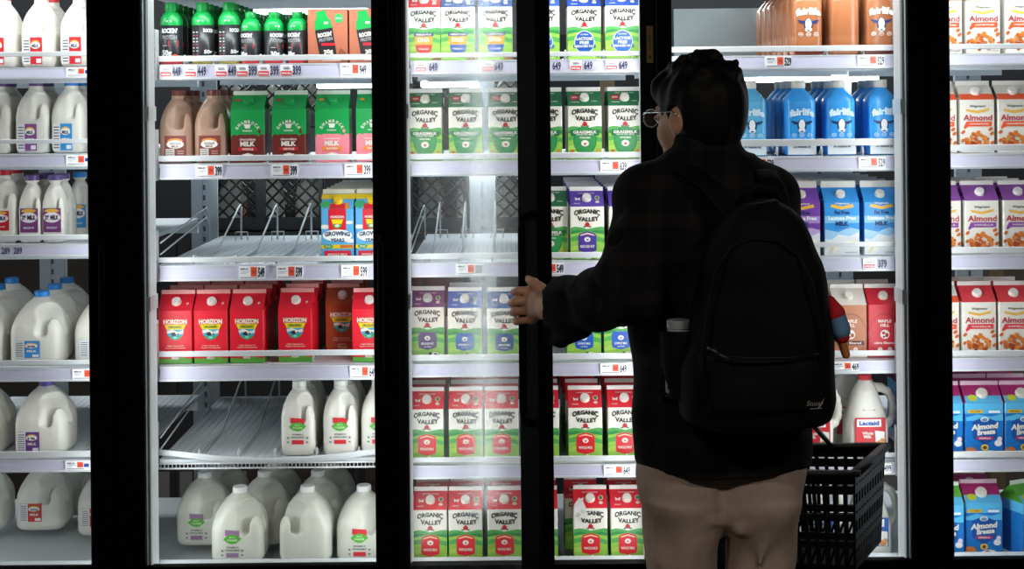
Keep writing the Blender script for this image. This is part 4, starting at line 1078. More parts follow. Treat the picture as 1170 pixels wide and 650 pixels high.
def handle_bar(mb, X, Y, z0, z1, m, n=Vector((0,-1,0)), off=.045):
    p = Vector((X,Y,0)); q = p+n*off
    mb.tube([(p.x,p.y,z0),(q.x,q.y,z0+.012),(q.x,q.y,z0+.03),(q.x,q.y,z1-.03),(q.x,q.y,z1-.012),(p.x,p.y,z1)], .009, m, 8)
def closed_door(i):
    bk = paint('040405',.7,0,.04); x0 = W(SPLIT[i-1],330,3.80).x+.0015; x1 = W(SPLIT[i],330,3.80).x-.0015
    g0 = W(GAPS[i-1][0],330,3.80).x; g1 = W(GAPS[i-1][1],330,3.80).x
    z0, z1 = .272, 2.06; gz0, gz1 = .393, 2.0
    root = empty('cooler_door', (x0, YD, z0))
    tag(root, {1:'closed black-framed glass door before shelves of plain milk jugs',2:'closed black-framed glass door before half-bare racks and red cartons',4:'closed black-framed glass door that the person stands before',5:'closed black-framed glass door before almond milk cartons'}[i], 'door', 'black cooler doors')
    L = lambda x,y,z: (x-x0, y-YD, z-z0)
    def pb(name, lo, hi, m, bev=.002):
        b = MB(); b.box(L(*lo), L(*hi), m, bev); return b.build(name, root)
    ya, yb = YD, YD+.024
    pb('stile',(x0,ya,z0),(g0,yb,z1),bk); pb('stile',(g1,ya,z0),(x1,yb,z1),bk)
    pb('bottom_rail',(g0,ya,z0),(g1,yb,gz0),bk); pb('top_rail',(g0,ya,gz1),(g1,yb,z1),bk)
    pb('glass_pane',(g0-.001,ya+.009,gz0-.001),(g1+.001,ya+.014,gz1+.001),glass('door_glass'),0)
    b = MB(); hx = x1-.022 if i != 4 else x0+.016
    if i in (1,2,5): handle_bar(b, hx-x0, 0, .62, 1.0, bk); b.build('pull_handle', root)
    return root
def open_door():
    bk = paint('040405',.7,0,.04)
    th = math.radians(57.8); WD = .70; T = .034
    root = empty('cooler_door', M=Matrix.Translation((-.317,-.2,.272)) @ Matrix.Rotation(-th,4,'Z'))
    tag(root,'black-framed glass door swung open, its edge held by the person','door','black cooler doors')
    def pb(name, lo, hi, m, bev=.002):
        b = MB(); b.box(lo, hi, m, bev); return b.build(name, root)
    H = 2.06-.272; s0 = .035; s1 = .614; g0, g1 = .094, 1.728
    pb('stile',(0,0,0),(s0,.02,H),bk); pb('stile',(s1,0,0),(WD,T+.006,H),bk,.004)
    pb('bottom_rail',(s0,0,0),(s1,.03,g0),bk); pb('top_rail',(s0,0,g1),(s1,.03,H),bk)
    pb('glass_pane',(s0-.001,.012,g0-.001),(s1+.001,.017,g1+.001),glass('fogged_glass',.028,.16),0)
    b = MB(); b.box((s1-.008,T,g0),(s1,T+.006,g1),paint('2a2b2c',.6)); b.build('gasket', root)
    b = MB(); handle_bar(b, .675, 0, .62, 1.10, bk, Vector((0,-1,0)), .028); b.build('pull_handle', root)
    return root

def crate(X, Y, Z, w=.40, h=.28, d=.34):
    """black lattice-sided milk crate"""
    bk = paint('101113',.5)
    root = empty('milk_crate',(X,Y,Z))
    for s in (0,1):
        b = MB(); y0 = -d/2 if s == 0 else d/2-.008
        b.box((-w/2,y0,0),(w/2,y0+.008,.05),bk); b.box((-w/2,y0,h-.06),(w/2,y0+.008,h),bk)
        for x0,x1 in ((-w/2,-w/2+.02),(-.018,.018),(w/2-.02,w/2)): b.box((x0,y0,.05),(x1,y0+.008,h-.06),bk)
        for cx0,cx1 in ((-w/2+.02,-.018),(.018,w/2-.02)):
            z0,z1 = .05,h-.06; hh = z1-z0; n = 9
            for k in range(n):
                for sg in (1,-1):
                    xa = cx0-hh+ (cx1-cx0+hh)*k/(n-1); xb = xa+hh
                    if sg < 0: pa, pb_ = (xa,z1),(xb,z0)
                    else: pa, pb_ = (xa,z0),(xb,z1)
                    # clip to the window
                    def at(x): return pa[1]+(pb_[1]-pa[1])*(x-pa[0])/(pb_[0]-pa[0])
                    ca, cb = max(pa[0],cx0), min(pb_[0],cx1)
                    if cb-ca < .004: continue
                    b.tube([(ca,y0+.004,at(ca)),(cb,y0+.004,at(cb))], .0038, bk, 4)
        b.build('lattice_side', root)
    for s in (-1,1):
        b = MB(); b.box((s*w/2-.004,-d/2,0),(s*w/2+.004,d/2,h),bk); b.build('end_panel', root)
    b = MB(); b.box((-w/2,-d/2,0),(w/2,d/2,.006),bk); b.build('crate_floor', root)
    return root
def storeroom():
    """the racks, crates and tube lights behind the shelves"""
    lab = {0:'upper',1:'middle',2:'lower'}
    for px, who in ((307,'behind the bare racks'),(536,'behind the open door')):
        for k, py in enumerate((108,222)):
            c = W(px, py, 5.32)
            r = crate(c.x, c.y, c.z-.125, w=.46 if px < 400 else .44, h=.30)
            tag(r, f"black lattice milk crate {who}, {lab[k]} one of the stack", 'crate', 'black milk crates in the storeroom')
            for j in range(3):
                M = Matrix.Translation((c.x-.145+j*.145, c.y+.05, c.z-.118)) @ Matrix.Rotation(math.radians(180 if j%2 else 90),4,'Z')
                spawn('half_red' if j != 1 else 'half_blue','milk_jug',f"white jug {ORD[j]} from the jug racks, inside {lab[k]} crate {who}",'jug','jugs inside the milk crates',M)
            for j in range(3):
                p = PT['half_red']
        c = W(px,222,5.32)
        b = MB(); b.box((-.34,-.2,0),(.34,.2,.02),paint('1a1b1d',.6)); 
        for sx in (-.32,.32):
            for sy in (-.18,.18): b.box((sx-.015,sy-.015,-(c.z-.148)),(sx+.015,sy+.015,0),paint('1a1b1d',.6))
        o = b.build('storeroom_bench'); o.location = (c.x, c.y, c.z-.1465); tag(o, f"dark low bench carrying crates, {who}", 'bench', 'dark benches in the storeroom')
        c1 = W(px,108,5.32)
        # dunnage board between the two crates
        b = MB(); zlo = c.z-.125+.30; zhi = c1.z-.125
        b.box((-.25,-.18,0),(.25,.18,zhi-zlo-.001),paint('232426',.7)); o = b.build('spacer_board'); o.location = (c.x,c.y,zlo+.0005); tag(o,f"dark spacer board between two stacked crates, {who}",'board','spacer boards between crates')
    # dark cartons further back in the storeroom
    for i,(px,py,d,w,h,col,txt) in enumerate(((75,340,6.0,.5,.5,'4a4038','behind the plain-jug shelves'),(400,560,6.0,.8,.34,'5b4238','behind the bottom jugs of the bare racks'),(690,100,5.9,.5,.42,'33353a','high behind the open door'),(1120,330,6.0,.5,.5,'6a5a50','behind the almond cartons'))):
        c = W(px,py,d); b = MB(); z0 = 0
        b.box((-w/2,-.2,0),(w/2,.2,c.z+h/2),paint(col,.7)); b.box((-.03,-.201,0),(.03,-.2,c.z+h/2),paint('8a7250',.5)); b.box((-w/2,-.2005,(c.z+h/2)*.5-.01),(w/2,-.2,(c.z+h/2)*.5+.01),paint('3a3028',.6))
        o = b.build('storage_carton'); o.location = (c.x,c.y,.001); tag(o, f"tall dark storage carton standing {txt}", 'carton', 'storage cartons in the storeroom')
    # uprights of the shelf rack
    for px, txt in ((234,'the bare racks'),(60,'the plain jugs'),(960,'the blue bottles'),(1108,'the almond cartons'),(552,'the open door')):
        X = W(px, 300, 4.93).x
        b = MB(); b.box((-.045,0,0),(.045,.022,1.95),paint('9aa1a8',.4)); 
        for k in range(44): b.box((-.004,-.0008,.3+k*.036),(.004,.001,.318+k*.036),paint('3a3d40'))
        b.box((-.006,-.0006,.3),(-.0045,.0005,1.94),paint('6a7076')); 
        o = b.build('rack_upright'); o.location = (X,.93,.001); tag(o,f"grey slotted steel upright at the back of {txt}",'upright','steel uprights of the rack')
    # tube lights under the back edge of the top shelves
    for x0,x1,py,txt in ((362,432,97,'bare-rack door'),(481,546,96,'open door'),(846,1004,90,'door behind person'),(290,420,12.5,'bare-rack door ceiling'),(255,420,191,'second bare-rack shelf, added fill light'),(480,590,189,'second open-door shelf, added fill light')):  # last two are added, hidden behind the shelf fronts, to brighten the crates
        a = W(x0,py,4.882+(.14 if py < 20 else 0)); c = W(x1,py,4.882+(.14 if py<20 else 0)); Lh = c.x-a.x
        root = empty('ceiling_tube_light' if py < 20 else 'shelf_tube_light',((a.x+c.x)/2,a.y,(a.z+c.z)/2))
        tag(root,f"bright white tube light glowing at the back of the {txt}",'light','tube lights at the back')
        b = MB(); b.box((-Lh/2-.01,-.005,.012),(Lh/2+.01,.018,.026),paint('c9ced2',.4)); b.build('lamp_housing',root)
        b = MB(); b.box((-Lh/2,-.006,-.011),(Lh/2,.012,.011),emit('tube_glow','eefaff',20.0),.004); b.build('tube',root)
    L = bpy.data.lights.new('storeroom_light','AREA'); L.shape='RECTANGLE'; L.size=5.0; L.size_y=.4; L.energy=STORE; L.color=(.92,.97,1)
    lo = bpy.data.objects.new('storeroom_light',L); COL.objects.link(lo); lo.matrix_world = Matrix.Translation((0,2.2,2.5)) @ Vector((0,-1,-.75)).to_track_quat('-Z','Y').to_matrix().to_4x4()
STORE = 160.0
def stickers():
    c = W(744,50,3.79)
    b = MB(); b.box((-.009,-.001,-.05),(.009,.0,.05),paint('7d6828',.6)); a = Art(); a.rect(-7,20,7,22,'3a3010',1); a.rect(-7,12,7,14,'3a3010',1)
    a.poly([(-6,-38),(6,-38),(0,-26)],'2a2408',1); a.text('CAUTION',0,2,34,5,'2a2408',1,rot=PI/2,bold=.03)
    a.put(b, lambda x,z,e:(x,-.001-e,z)); o = b.build('warning_sign'); o.location = (c.x,-.1755,c.z)
    tag(o,'dull yellow warning sticker high on the black post beside the open door','sign')
# ------------------------------------------------------------------ the person
def cloth(name, h, rough=.9, kind=None, sheen=.0):
    m, n, l, b = new_mat(name)
    b.inputs['Base Color'].default_value = hexc(h); b.inputs['Roughness'].default_value = rough
    b.inputs['Specular IOR Level'].default_value = .12
    b.inputs['Sheen Weight'].default_value = sheen
    tc = n.new('ShaderNodeTexCoord')
    if kind == 'cord':
        w = n.new('ShaderNodeTexWave'); w.wave_type='BANDS'; w.bands_direction='X'; w.inputs['Scale'].default_value = 95; w.inputs['Distortion'].default_value = .8; w.inputs['Detail'].default_value = 1
        l.new(tc.outputs['Object'], w.inputs['Vector'])
        bp = n.new('ShaderNodeBump'); bp.inputs['Strength'].default_value = .35; bp.inputs['Distance'].default_value = .002
        l.new(w.outputs['Fac'], bp.inputs['Height']); l.new(bp.outputs['Normal'], b.inputs['Normal'])
        no = n.new('ShaderNodeTexNoise'); no.inputs['Scale'].default_value = 40; l.new(tc.outputs['Object'], no.inputs['Vector'])
        mx = n.new('ShaderNodeMix'); mx.data_type='RGBA'; c = hexc(h)
        mx.inputs[6].default_value = tuple(x*.82 for x in c[:3])+(1,); mx.inputs[7].default_value = tuple(x*1.15 for x in c[:3])+(1,)
        l.new(no.outputs['Fac'], mx.inputs[0]); l.new(mx.outputs[2], b.inputs['Base Color'])
    if kind == 'plaid':
        c = hexc(h); last = None
        mp = n.new('ShaderNodeMapping'); mp.inputs['Rotation'].default_value = (0,0,.2); l.new(tc.outputs['Object'], mp.inputs[0])
        vals = []
        for d in ('X','Z'):
            w = n.new('ShaderNodeTexWave'); w.wave_type='BANDS'; w.bands_direction=d; w.inputs['Scale'].default_value = 4.2; w.inputs['Distortion'].default_value = .6
            l.new(mp.outputs[0], w.inputs['Vector'])
            r = n.new('ShaderNodeMapRange'); r.inputs[1].default_value=.62; r.inputs[2].default_value=.8; l.new(w.outputs['Fac'], r.inputs[0]); vals.append(r)
        ad = n.new('ShaderNodeMath'); ad.operation='ADD'; l.new(vals[0].outputs[0], ad.inputs[0]); l.new(vals[1].outputs[0], ad.inputs[1])
        sc = n.new('ShaderNodeMath'); sc.operation='MULTIPLY'; sc.inputs[1].default_value=.5; l.new(ad.outputs[0], sc.inputs[0])
        mx = n.new('ShaderNodeMix'); mx.data_type='RGBA'; mx.inputs[6].default_value = c; mx.inputs[7].default_value = tuple(x*1.9+.003 for x in c[:3])+(1,)
        l.new(sc.outputs[0], mx.inputs[0]); l.new(mx.outputs[2], b.inputs['Base Color'])
    if kind in ('plaid','weave'):
        no = n.new('ShaderNodeTexNoise'); no.inputs['Scale'].default_value = 350; l.new(tc.outputs['Object'], no.inputs['Vector'])
        bp = n.new('ShaderNodeBump'); bp.inputs['Strength'].default_value = .3; bp.inputs['Distance'].default_value = .002
        l.new(no.outputs['Fac'], bp.inputs['Height']); l.new(bp.outputs['Normal'], b.inputs['Normal'])
    return m
def rotz(a): return np.array([[math.cos(a),-math.sin(a),0],[math.sin(a),math.cos(a),0],[0,0,1]])

def person():
    V = lambda *a: np.array(W(*a))
    skin = milk_plastic('skin','b98a6e',.15,.5)
    # joints
    headc = V(798,126,3.0); hz = headc[2]
    yaw = math.radians(42); fw = np.array((-math.sin(yaw), math.cos(yaw), 0)); rt = np.array((math.cos(yaw), math.sin(yaw), 0)); up = np.array((0,0,1.))
    neckb = V(812,186,3.0)
    shL = V(742,226,2.97); elL = V(716,336,2.86); wrL = V(629,353,3.10)
    shR = V(874,226,3.02); elR = V(905,372,3.06); wrR = V(898,452,3.26)
    pel = V(822,545,3.0)
    hipL = V(782,560,3.0); hipR = V(868,560,3.0)
    knL = np.array((hipL[0]-.01, -1.0-.0, .47)); knR = np.array((hipR[0]+.012, -1.0, .47))
    anL = np.array((knL[0]-.005, -1.03, .0875)); anR = np.array((knR[0]+.02, -1.03, .0875))
    root = empty('person', (pel[0], -1.0, 0.0))
    off = np.array((pel[0], -1.0, 0.0))
    tag(root,'person seen from behind in dark plaid jacket and tan trousers, opening the cooler door','person')
    def attach(name, sdf, mat):
        me = sdf.mesh(name, mat)
        co = np.empty(len(me.vertices)*3, np.float32); me.vertices.foreach_get('co', co)
        co = (co.reshape(-1,3)-off).astype(np.float32); me.vertices.foreach_set('co', co.ravel()); me.update()
        return part(name, me, root)
    # --- body: one continuous surface
    s = SDF((-.02,-1.28,-.005),(.72,-.66,1.76),.004)
    R = np.stack([rt, fw, up], 1)
    s.ell(headc+fw*-.006+up*.012,(.073,.092,.094),.01,R)
    s.ell(headc+fw*.040-up*.045,(.055,.052,.070),.02,R)          # face and jaw
    s.ell(headc+fw*.062-up*.092,(.026,.022,.020),.016,R)         # chin
    s.cap(headc+fw*.084-up*.012, headc+fw*.104-up*.040,.008,.011,.012)   # nose
    s.ell(headc+fw*.080+up*.004,(.046,.014,.010),.012,R)         # brow
    s.ell(headc+fw*.086-up*.066,(.021,.010,.006),.006,R)         # lips
    for q in (-1,1):
        s.ell(headc+rt*q*.033+fw*.083-up*.016,(.012,.010,.007),.004,R)   # eyelids
        s.ell(headc+rt*q*.033+fw*.055-up*.048,(.022,.022,.022),.016,R)   # cheeks
        e = headc+rt*q*.078-up*.022-fw*.006
        s.ell(e,(.008,.019,.031),.005,R); s.ell(e+rt*q*.009-fw*.002,(.006,.010,.018),.003,R,sub=True)
    s.cap(headc-up*.05-fw*.012, neckb,.054,.058,.02)
    # trunk
    s.column([(.86,pel[0],-1.0,.125,.075),(1.0,pel[0]-.005,-1.0,.132,.085),(1.2,pel[0]-.012,-1.0,.14,.10),(1.36,pel[0]-.014,-1.0,.15,.105),(1.45,pel[0]-.016,-1.0,.11,.075),(1.50,neckb[0],-1.0,.06,.055)],.03)
    for a,b,c in ((shL,elL,wrL),(shR,elR,wrR)):
        s.chain([a+(np.array((pel[0],-1.0,a[2]))-a)*.5,a,a+(b-a)*.5,b,b+(c-b)*.35,c],[.06,.052,.046,.038,.038,.026],.02)
    for h,kn,an in ((hipL,knL,anL),(hipR,knR,anR)):
        s.chain([h,h+(kn-h)*.5,kn,kn+(an-kn)*.35,an],[.056,.052,.046,.046,.036],.02)
        s.cap(an+np.array((0,-.02,-.035)), an+np.array((0,.15,-.052)),.036,.026,.02)
    # left hand around the pull handle
    K = [V(606,332,3.155),V(604.5,343,3.15),V(605,354,3.152),V(608,365,3.16)]
    P = [V(591.5,332.5,3.158),V(588.5,344.5,3.155),V(589.5,356,3.158),V(593,366.5,3.165)]
    D = [V(587.5,334,3.185),V(585.0,346,3.185),V(586.0,357,3.187),V(589.5,367.5,3.19)]
    T = [V(591,335,3.212),V(589,347,3.214),V(590,358,3.215),V(593,368,3.213)]
    palm = V(617,350,3.135)
    s.chain([wrL, palm],[.026,.027],.012)
    for i in range(4):
        s.cap(palm+(K[i]-palm)*.05+(wrL-palm)*.15, K[i], .017,.0112,.012)
    for i in range(4):
        r = (.0098,.0102,.0098,.0086)[i]
        s.chain([K[i],P[i],D[i],T[i]],[r*1.06,r,r*.92,r*.8],.0025)
    s.chain([V(625,343,3.125),V(618,330,3.13),V(610,323.5,3.14),V(603.5,318.5,3.155)],[.017,.0125,.0105,.0085],.008)
    # right hand closed on the basket handle
    hd = np.array((.0,.06,-.045)); hd = hd/np.linalg.norm(hd)
    pr = wrR+hd*.055
    s.chain([wrR,pr],[.025,.027],.012)
    for i in range(4):
        o = np.array((-.032+.021*i,0,0)); k = pr+hd*.03+o
        s.chain([k, k+np.array((0,.018,-.022)), k+np.array((0,.004,-.042)), k+np.array((0,-.016,-.036))],[.0105,.0098,.009,.008],.003)
    s.chain([pr+np.array((-.02,.0,.0)), pr+np.array((-.042,.01,-.02)), pr+np.array((-.030,.018,-.042))],[.014,.011,.009],.006)
    body = attach('body', s, skin)
    GRIP[0] = pr+hd*.03+np.array((0,.0,-.024))
    # --- hair
    hair = cloth('hair','0a0908',.55,'weave')
    s = SDF(headc-np.array((.13,.14,.12)), headc+np.array((.14,.14,.15)), .003)
    s.ell(headc+fw*-.014+up*.018,(.084,.099,.094),.01,R)
    s.ell(headc-fw*.045-up*.034,(.064,.056,.062),.03,R)
    s.ell(headc+fw*.066+up*.050,(.064,.034,.038),.03,R)
    rnd = random.Random(5)
    for i in range(34):
        t = rnd.random()*6.28; ph = rnd.random()*1.0
        dv = rt*math.cos(t)*math.sin(ph)*.085+fw*math.sin(t)*math.sin(ph)*.098+up*math.cos(ph)*.092
        c = headc-fw*.012+up*.022+dv
        tg = np.array((rnd.uniform(-1,1),rnd.uniform(-1,1),rnd.uniform(-.2,.5)))*.02
        s.cap(c-tg*.6-dv*.08, c+tg+dv*.03, .011,.003,.014)
    for px,py in ((803,60),(798,62),(812,63),(775,66),(786,63)):
        c = V(px,py+9,2.99); s.cap(c, V(px+4,py,2.985),.011,.003,.012)
    # keep the face and the ears clear
    s.ell(headc+fw*.105-up*.048,(.085,.055,.085),.006,R,sub=True)
    s.ell(headc+fw*.045-up*.060-rt*.07,(.03,.030,.060),.004,R,sub=True)
    for q in (-1,1): s.ell(headc+rt*q*.086-up*.024+fw*.002,(.020,.026,.038),.004,R,sub=True)
    s.box(headc-up*.152,(.2,.2,.06),.01,.01,sub=True)
    s.wrinkle(.0012,[(120,90,20,0,1),(-60,150,30,1,1)])
    attach('hair', s, hair)
    # --- spectacles
    g = MB(); fm = paint('b9bcc0',.25,.9); 
    LOC = lambda p: tuple(np.array(p)-off)
    for q in (-1,1):
        c = headc+rt*q*.034+fw*.104-up*.016
        ring = [LOC(c+rt*math.cos(2*PI*i/20)*.024+up*math.sin(2*PI*i/20)*.019) for i in range(21)]
        g.tube(ring,.0013,fm,6)
        g.tube([LOC(c+rt*q*.024+up*.008),LOC(headc+rt*q*.074+fw*.080-up*.004),LOC(headc+rt*q*.084+fw*.0-up*.002),LOC(headc+rt*q*.082-fw*.02-up*.014)],.0016,fm,6)
    g.tube([LOC(headc-rt*.011+fw*.106-up*.012),LOC(headc+fw*.112-up*.009),LOC(headc+rt*.011+fw*.106-up*.012)],.0013,fm,6)
    go = g.build('spectacles', root)
    for q in (-1,1):
        gl = MB()
        c = headc+rt*q*.034+fw*.104-up*.016
        vs = [LOC(c+rt*math.cos(2*PI*i/20)*.0232+up*math.sin(2*PI*i/20)*.0182) for i in range(20)]
        gl.add(vs+[tuple(np.array(v)+fw*.0012) for v in vs],[tuple(range(20))[::-1],tuple(range(20,40))],glass('lens_glass'))
        gl.build('lens', go)
    ey = MB()
    for q in (-1,1):
        c = np.array(headc+rt*q*.033+fw*.080-up*.017)-off
        M = Matrix.Translation(Vector(c))
        ey.lathe([(.0001,-.0105),(.006,-.0085),(.0098,-.003),(.0098,.003),(.006,.0085),(.0001,.0105)],paint('e8e4de',.2),14,M)
        ey.lathe([(.0001,-.0048),(.0044,-.001),(.0044,.001),(.0001,.0048)],paint('2a1a12',.2),12,Matrix.Translation(Vector(c+fw*.0075)))
    ey.build('eyes', root)
    # --- trousers
    tan = cloth('corduroy','a39083',.85,'cord')
    s = SDF((.20,-1.26,.03),(.70,-.78,1.05),.005)
    def PX(px,py,d=3.0): return W(px,py,d)[0]
    cl, cr = PX(779,600), PX(867,600)
    xs = (PX(735,560),PX(908,560)); mid = (xs[0]+xs[1])/2
    s.column([(.725,mid,-1.0,.03,.05),(.755,mid,-1.0,.10,.092),(.79,mid,-1.0,.156,.106),(.86,mid,-1.0,.160,.110),(.93,mid,-1.0,.155,.106),(1.02,mid,-1.0,.145,.098)],.03,2.6)
    zb = W(800,650,3.0).z; zc = W(823,600,3.0).z
    s.column([(.045,cl-.015,-1.02,.092,.10),(.25,cl-.008,-1.01,.084,.092),(.48,cl-.003,-1.0,.078,.088),(zb,(PX(738,650)+PX(818,650))/2,-1.0,(PX(818,650)-PX(738,650))/2,.09),(zc+.02,(PX(736,600)+PX(822,600))/2,-1.0,(PX(822,600)-PX(736,600))/2+.002,.10),(.78,cl+.002,-1.0,.082,.108)],.012,2.3)
    s.column([(.045,cr+.03,-1.02,.090,.10),(.25,cr+.02,-1.01,.080,.092),(.48,cr+.010,-1.0,.074,.086),(zb,(PX(832,650)+PX(905,650))/2,-1.0,(PX(905,650)-PX(832,650))/2,.088),(zc+.02,(PX(825,600)+PX(907,600))/2,-1.0,(PX(907,600)-PX(825,600))/2+.002,.10),(.78,cr,-1.0,.082,.108)],.012,2.3)
    # seat: two cheeks and the seam between them
    s.ell((cl+.010,-1.046,.835),(.078,.066,.10),.07); s.ell((cr-.006,-1.046,.835),(.078,.066,.10),.07)
    s.cap((W(825,590,2.9).x,-1.122,.735),(W(829,530,2.9).x,-1.120,.90),.004,.003,.022,sub=True)
    SY = lambda x, e=.0: -1.0-.106*(max(.02,1-min(1,abs(x-mid)/.158)**2.6))**(1/2.6)-e
    for (a,b,r) in (((836,566),(893,540),.009),((838,585),(898,556),.009),((845,604),(900,580),.008),((814,574),(780,556),.008),((812,592),(760,572),.007),((762,552),(756,645),.009),((790,600),(782,648),.008),((878,600),(868,648),.010)):
        p, q = W(a[0],a[1],2.9), W(b[0],b[1],2.9)
        s.cap((p.x,SY(p.x,-.007),p.z),(q.x,SY(q.x,-.007),q.z),r,r*.7,.024)
    s.wrinkle(.0030,[(30,10,24,0,1),(22,20,-30,1.2,1),(-64,0,12,.4,.5)])
    def surf(x, z):
        ix = int(round((x-s.lo[0])/s.h)); iz = int(round((z-s.lo[2])/s.h))
        col = np.nonzero(s.F[ix,:,iz] < 0)[0]
        if not len(col): return -1.1
        k = col[0]; f0, f1 = s.F[ix,k-1,iz], s.F[ix,k,iz]
        return s.ax[1][k-1] + s.h*f0/(f0-f1)
    SURF = [(x, y, surf(W(x,y,2.887).x, W(x,y,2.887).z)) for row in ([(757,524),(760,532),(768,538),(785,542),(805,544),(825,542)],[(762,521),(765,528),(772,533),(788,537),(806,539),(824,537)]) for x, y in row]
    tr = attach('trousers', s, tan)
    pk = MB(); thr = paint('5a493b',.8)   # stitched edge of the rear pocket
    for row in (SURF[:6], SURF[6:]):
        pk.tube([LOC((W(x,y,2.887).x, sy-.0012, W(x,y,2.887).z)) for x, y, sy in row],.0020,thr,5)
    pk.build('pocket_stitching', tr)
    # --- shoes
    sh = cloth('shoe_canvas','1d1c1c',.7)
    for an in (anL,anR):
        s = SDF(an+np.array((-.07,-.12,-.09)), an+np.array((.07,.24,.06)),.005)
        s.cap(an+np.array((0,-.045,-.035)),an+np.array((0,.15,-.048)),.046,.034,.02); s.cap(an+np.array((0,-.02,-.02)),an+np.array((0,-.01,.02)),.046,.044,.02)
        s.box(an+np.array((0,.05,-.077)),(.045,.135,.0085),.006,.004); s.box(an+np.array((0,.05,-.115)),(.2,.3,.0295),.0,.0,sub=True)
        attach('shoe', s, sh)
    # --- jacket
    jk = cloth('jacket_wool','0c0b0b',.9,'plaid')
    s = SDF((.06,-1.28,.80),(.76,-.60,1.56),.005)
    jl, jr = W(723,480,3.0).x, W(924,480,3.0).x; jm = (jl+jr)/2; jh = (jr-jl)/2
    zh = W(820,527,3.0).z
    s.column([(zh,jm,-1.005,jh*.99,.148),(zh+.10,jm,-1.003,jh*1.0,.138),(1.08,jm-.002,-1.0,jh*.98,.128),(1.22,jm-.01,-1.0,jh*.98,.128),(1.34,jm-.012,-1.0,jh*.97,.122),(1.42,jm-.012,-1.0,jh*.84,.105),(1.47,neckb[0]+.004,-1.0,.115,.085),(1.505,neckb[0]+.004,-1.0,.085,.076)],.03,2.5)
    s.chain([np.array((neckb[0]-.02,-1.0,1.45)), shL],[.085,.068],.03); s.chain([np.array((neckb[0]+.02,-1.0,1.45)), shR],[.085,.068],.03)
    s.chain([shL,shL+(elL-shL)*.45,elL],[.066,.066,.068],.03)
    s.chain([elL,elL+(wrL-elL)*.35,elL+(wrL-elL)*.75,wrL+(elL-wrL)*.06],[.068,.062,.056,.050],.02)
    s.chain([shR,shR+(elR-shR)*.5,elR],[.066,.062,.060],.03); s.chain([elR,wrR+(elR-wrR)*.08],[.060,.045],.02)
    # loose cuff hanging below the wrist
    s.chain([V(640,362,3.07),V(622,380,3.08),V(604,388.5,3.09)],[.040,.016,.006],.014)
    s.chain([V(664,372,3.0),V(640,388,3.04),V(612,392,3.085)],[.030,.014,.006],.014)
    # collar
    s.column([(1.465,neckb[0]+.006,-1.0,.096,.080),(1.495,neckb[0]+.002,-1.005,.083,.078),(1.52,neckb[0]-.002,-1.008,.073,.076),(1.547,neckb[0]-.006,-1.01,.067,.075)],.012,2.2)
    sl_c = neckb+np.array((0,.008,.062)); s.cap(neckb+np.array((0,.006,.03)), neckb+np.array((-.012,.012,.12)),.061,.070,.004,sub=True)
    # sleeve folds
    for (a,b,r) in (((690,300,2.83),(716,318,2.80),.010),((700,352,2.80),(672,318,2.86),.010),((678,345,2.85),(655,328,2.93),.009),((655,372,2.90),(640,340,2.98),.008),((704,275,2.87),(725,268,2.87),.010),((733,330,2.84),(722,372,2.84),.010),((648,385,2.98),(684,378,2.90),.008),((740,430,2.86),(742,500,2.86),.010),((705,240,2.90),(735,215,2.88),.008)):
        s.cap(V(*a),V(*b),r,r*.6,.02,sub=True)
    s.wrinkle(.0028,[(26,12,30,0,1),(-18,30,22,1.3,1),(48,-20,14,2,.6)])
    jo = attach('jacket', s, jk)
    # pale lining showing along the collar
    ln = MB(); pts = []
    for i in range(25):
        t = math.radians(195+ 180*i/24)
        pts.append(LOC((neckb[0]-.006+math.cos(t)*.066, -1.010+math.sin(t)*.074, 1.546+.004*math.sin(t*2))))
    ln.tube(pts,.0022,paint('6d6a68',.8),6); ln.build('collar_lining', jo)
    return root, dict(jl=jl,jr=jr,zh=zh,neckb=neckb,shL=shL,shR=shR,off=off)
GRIP = [None]

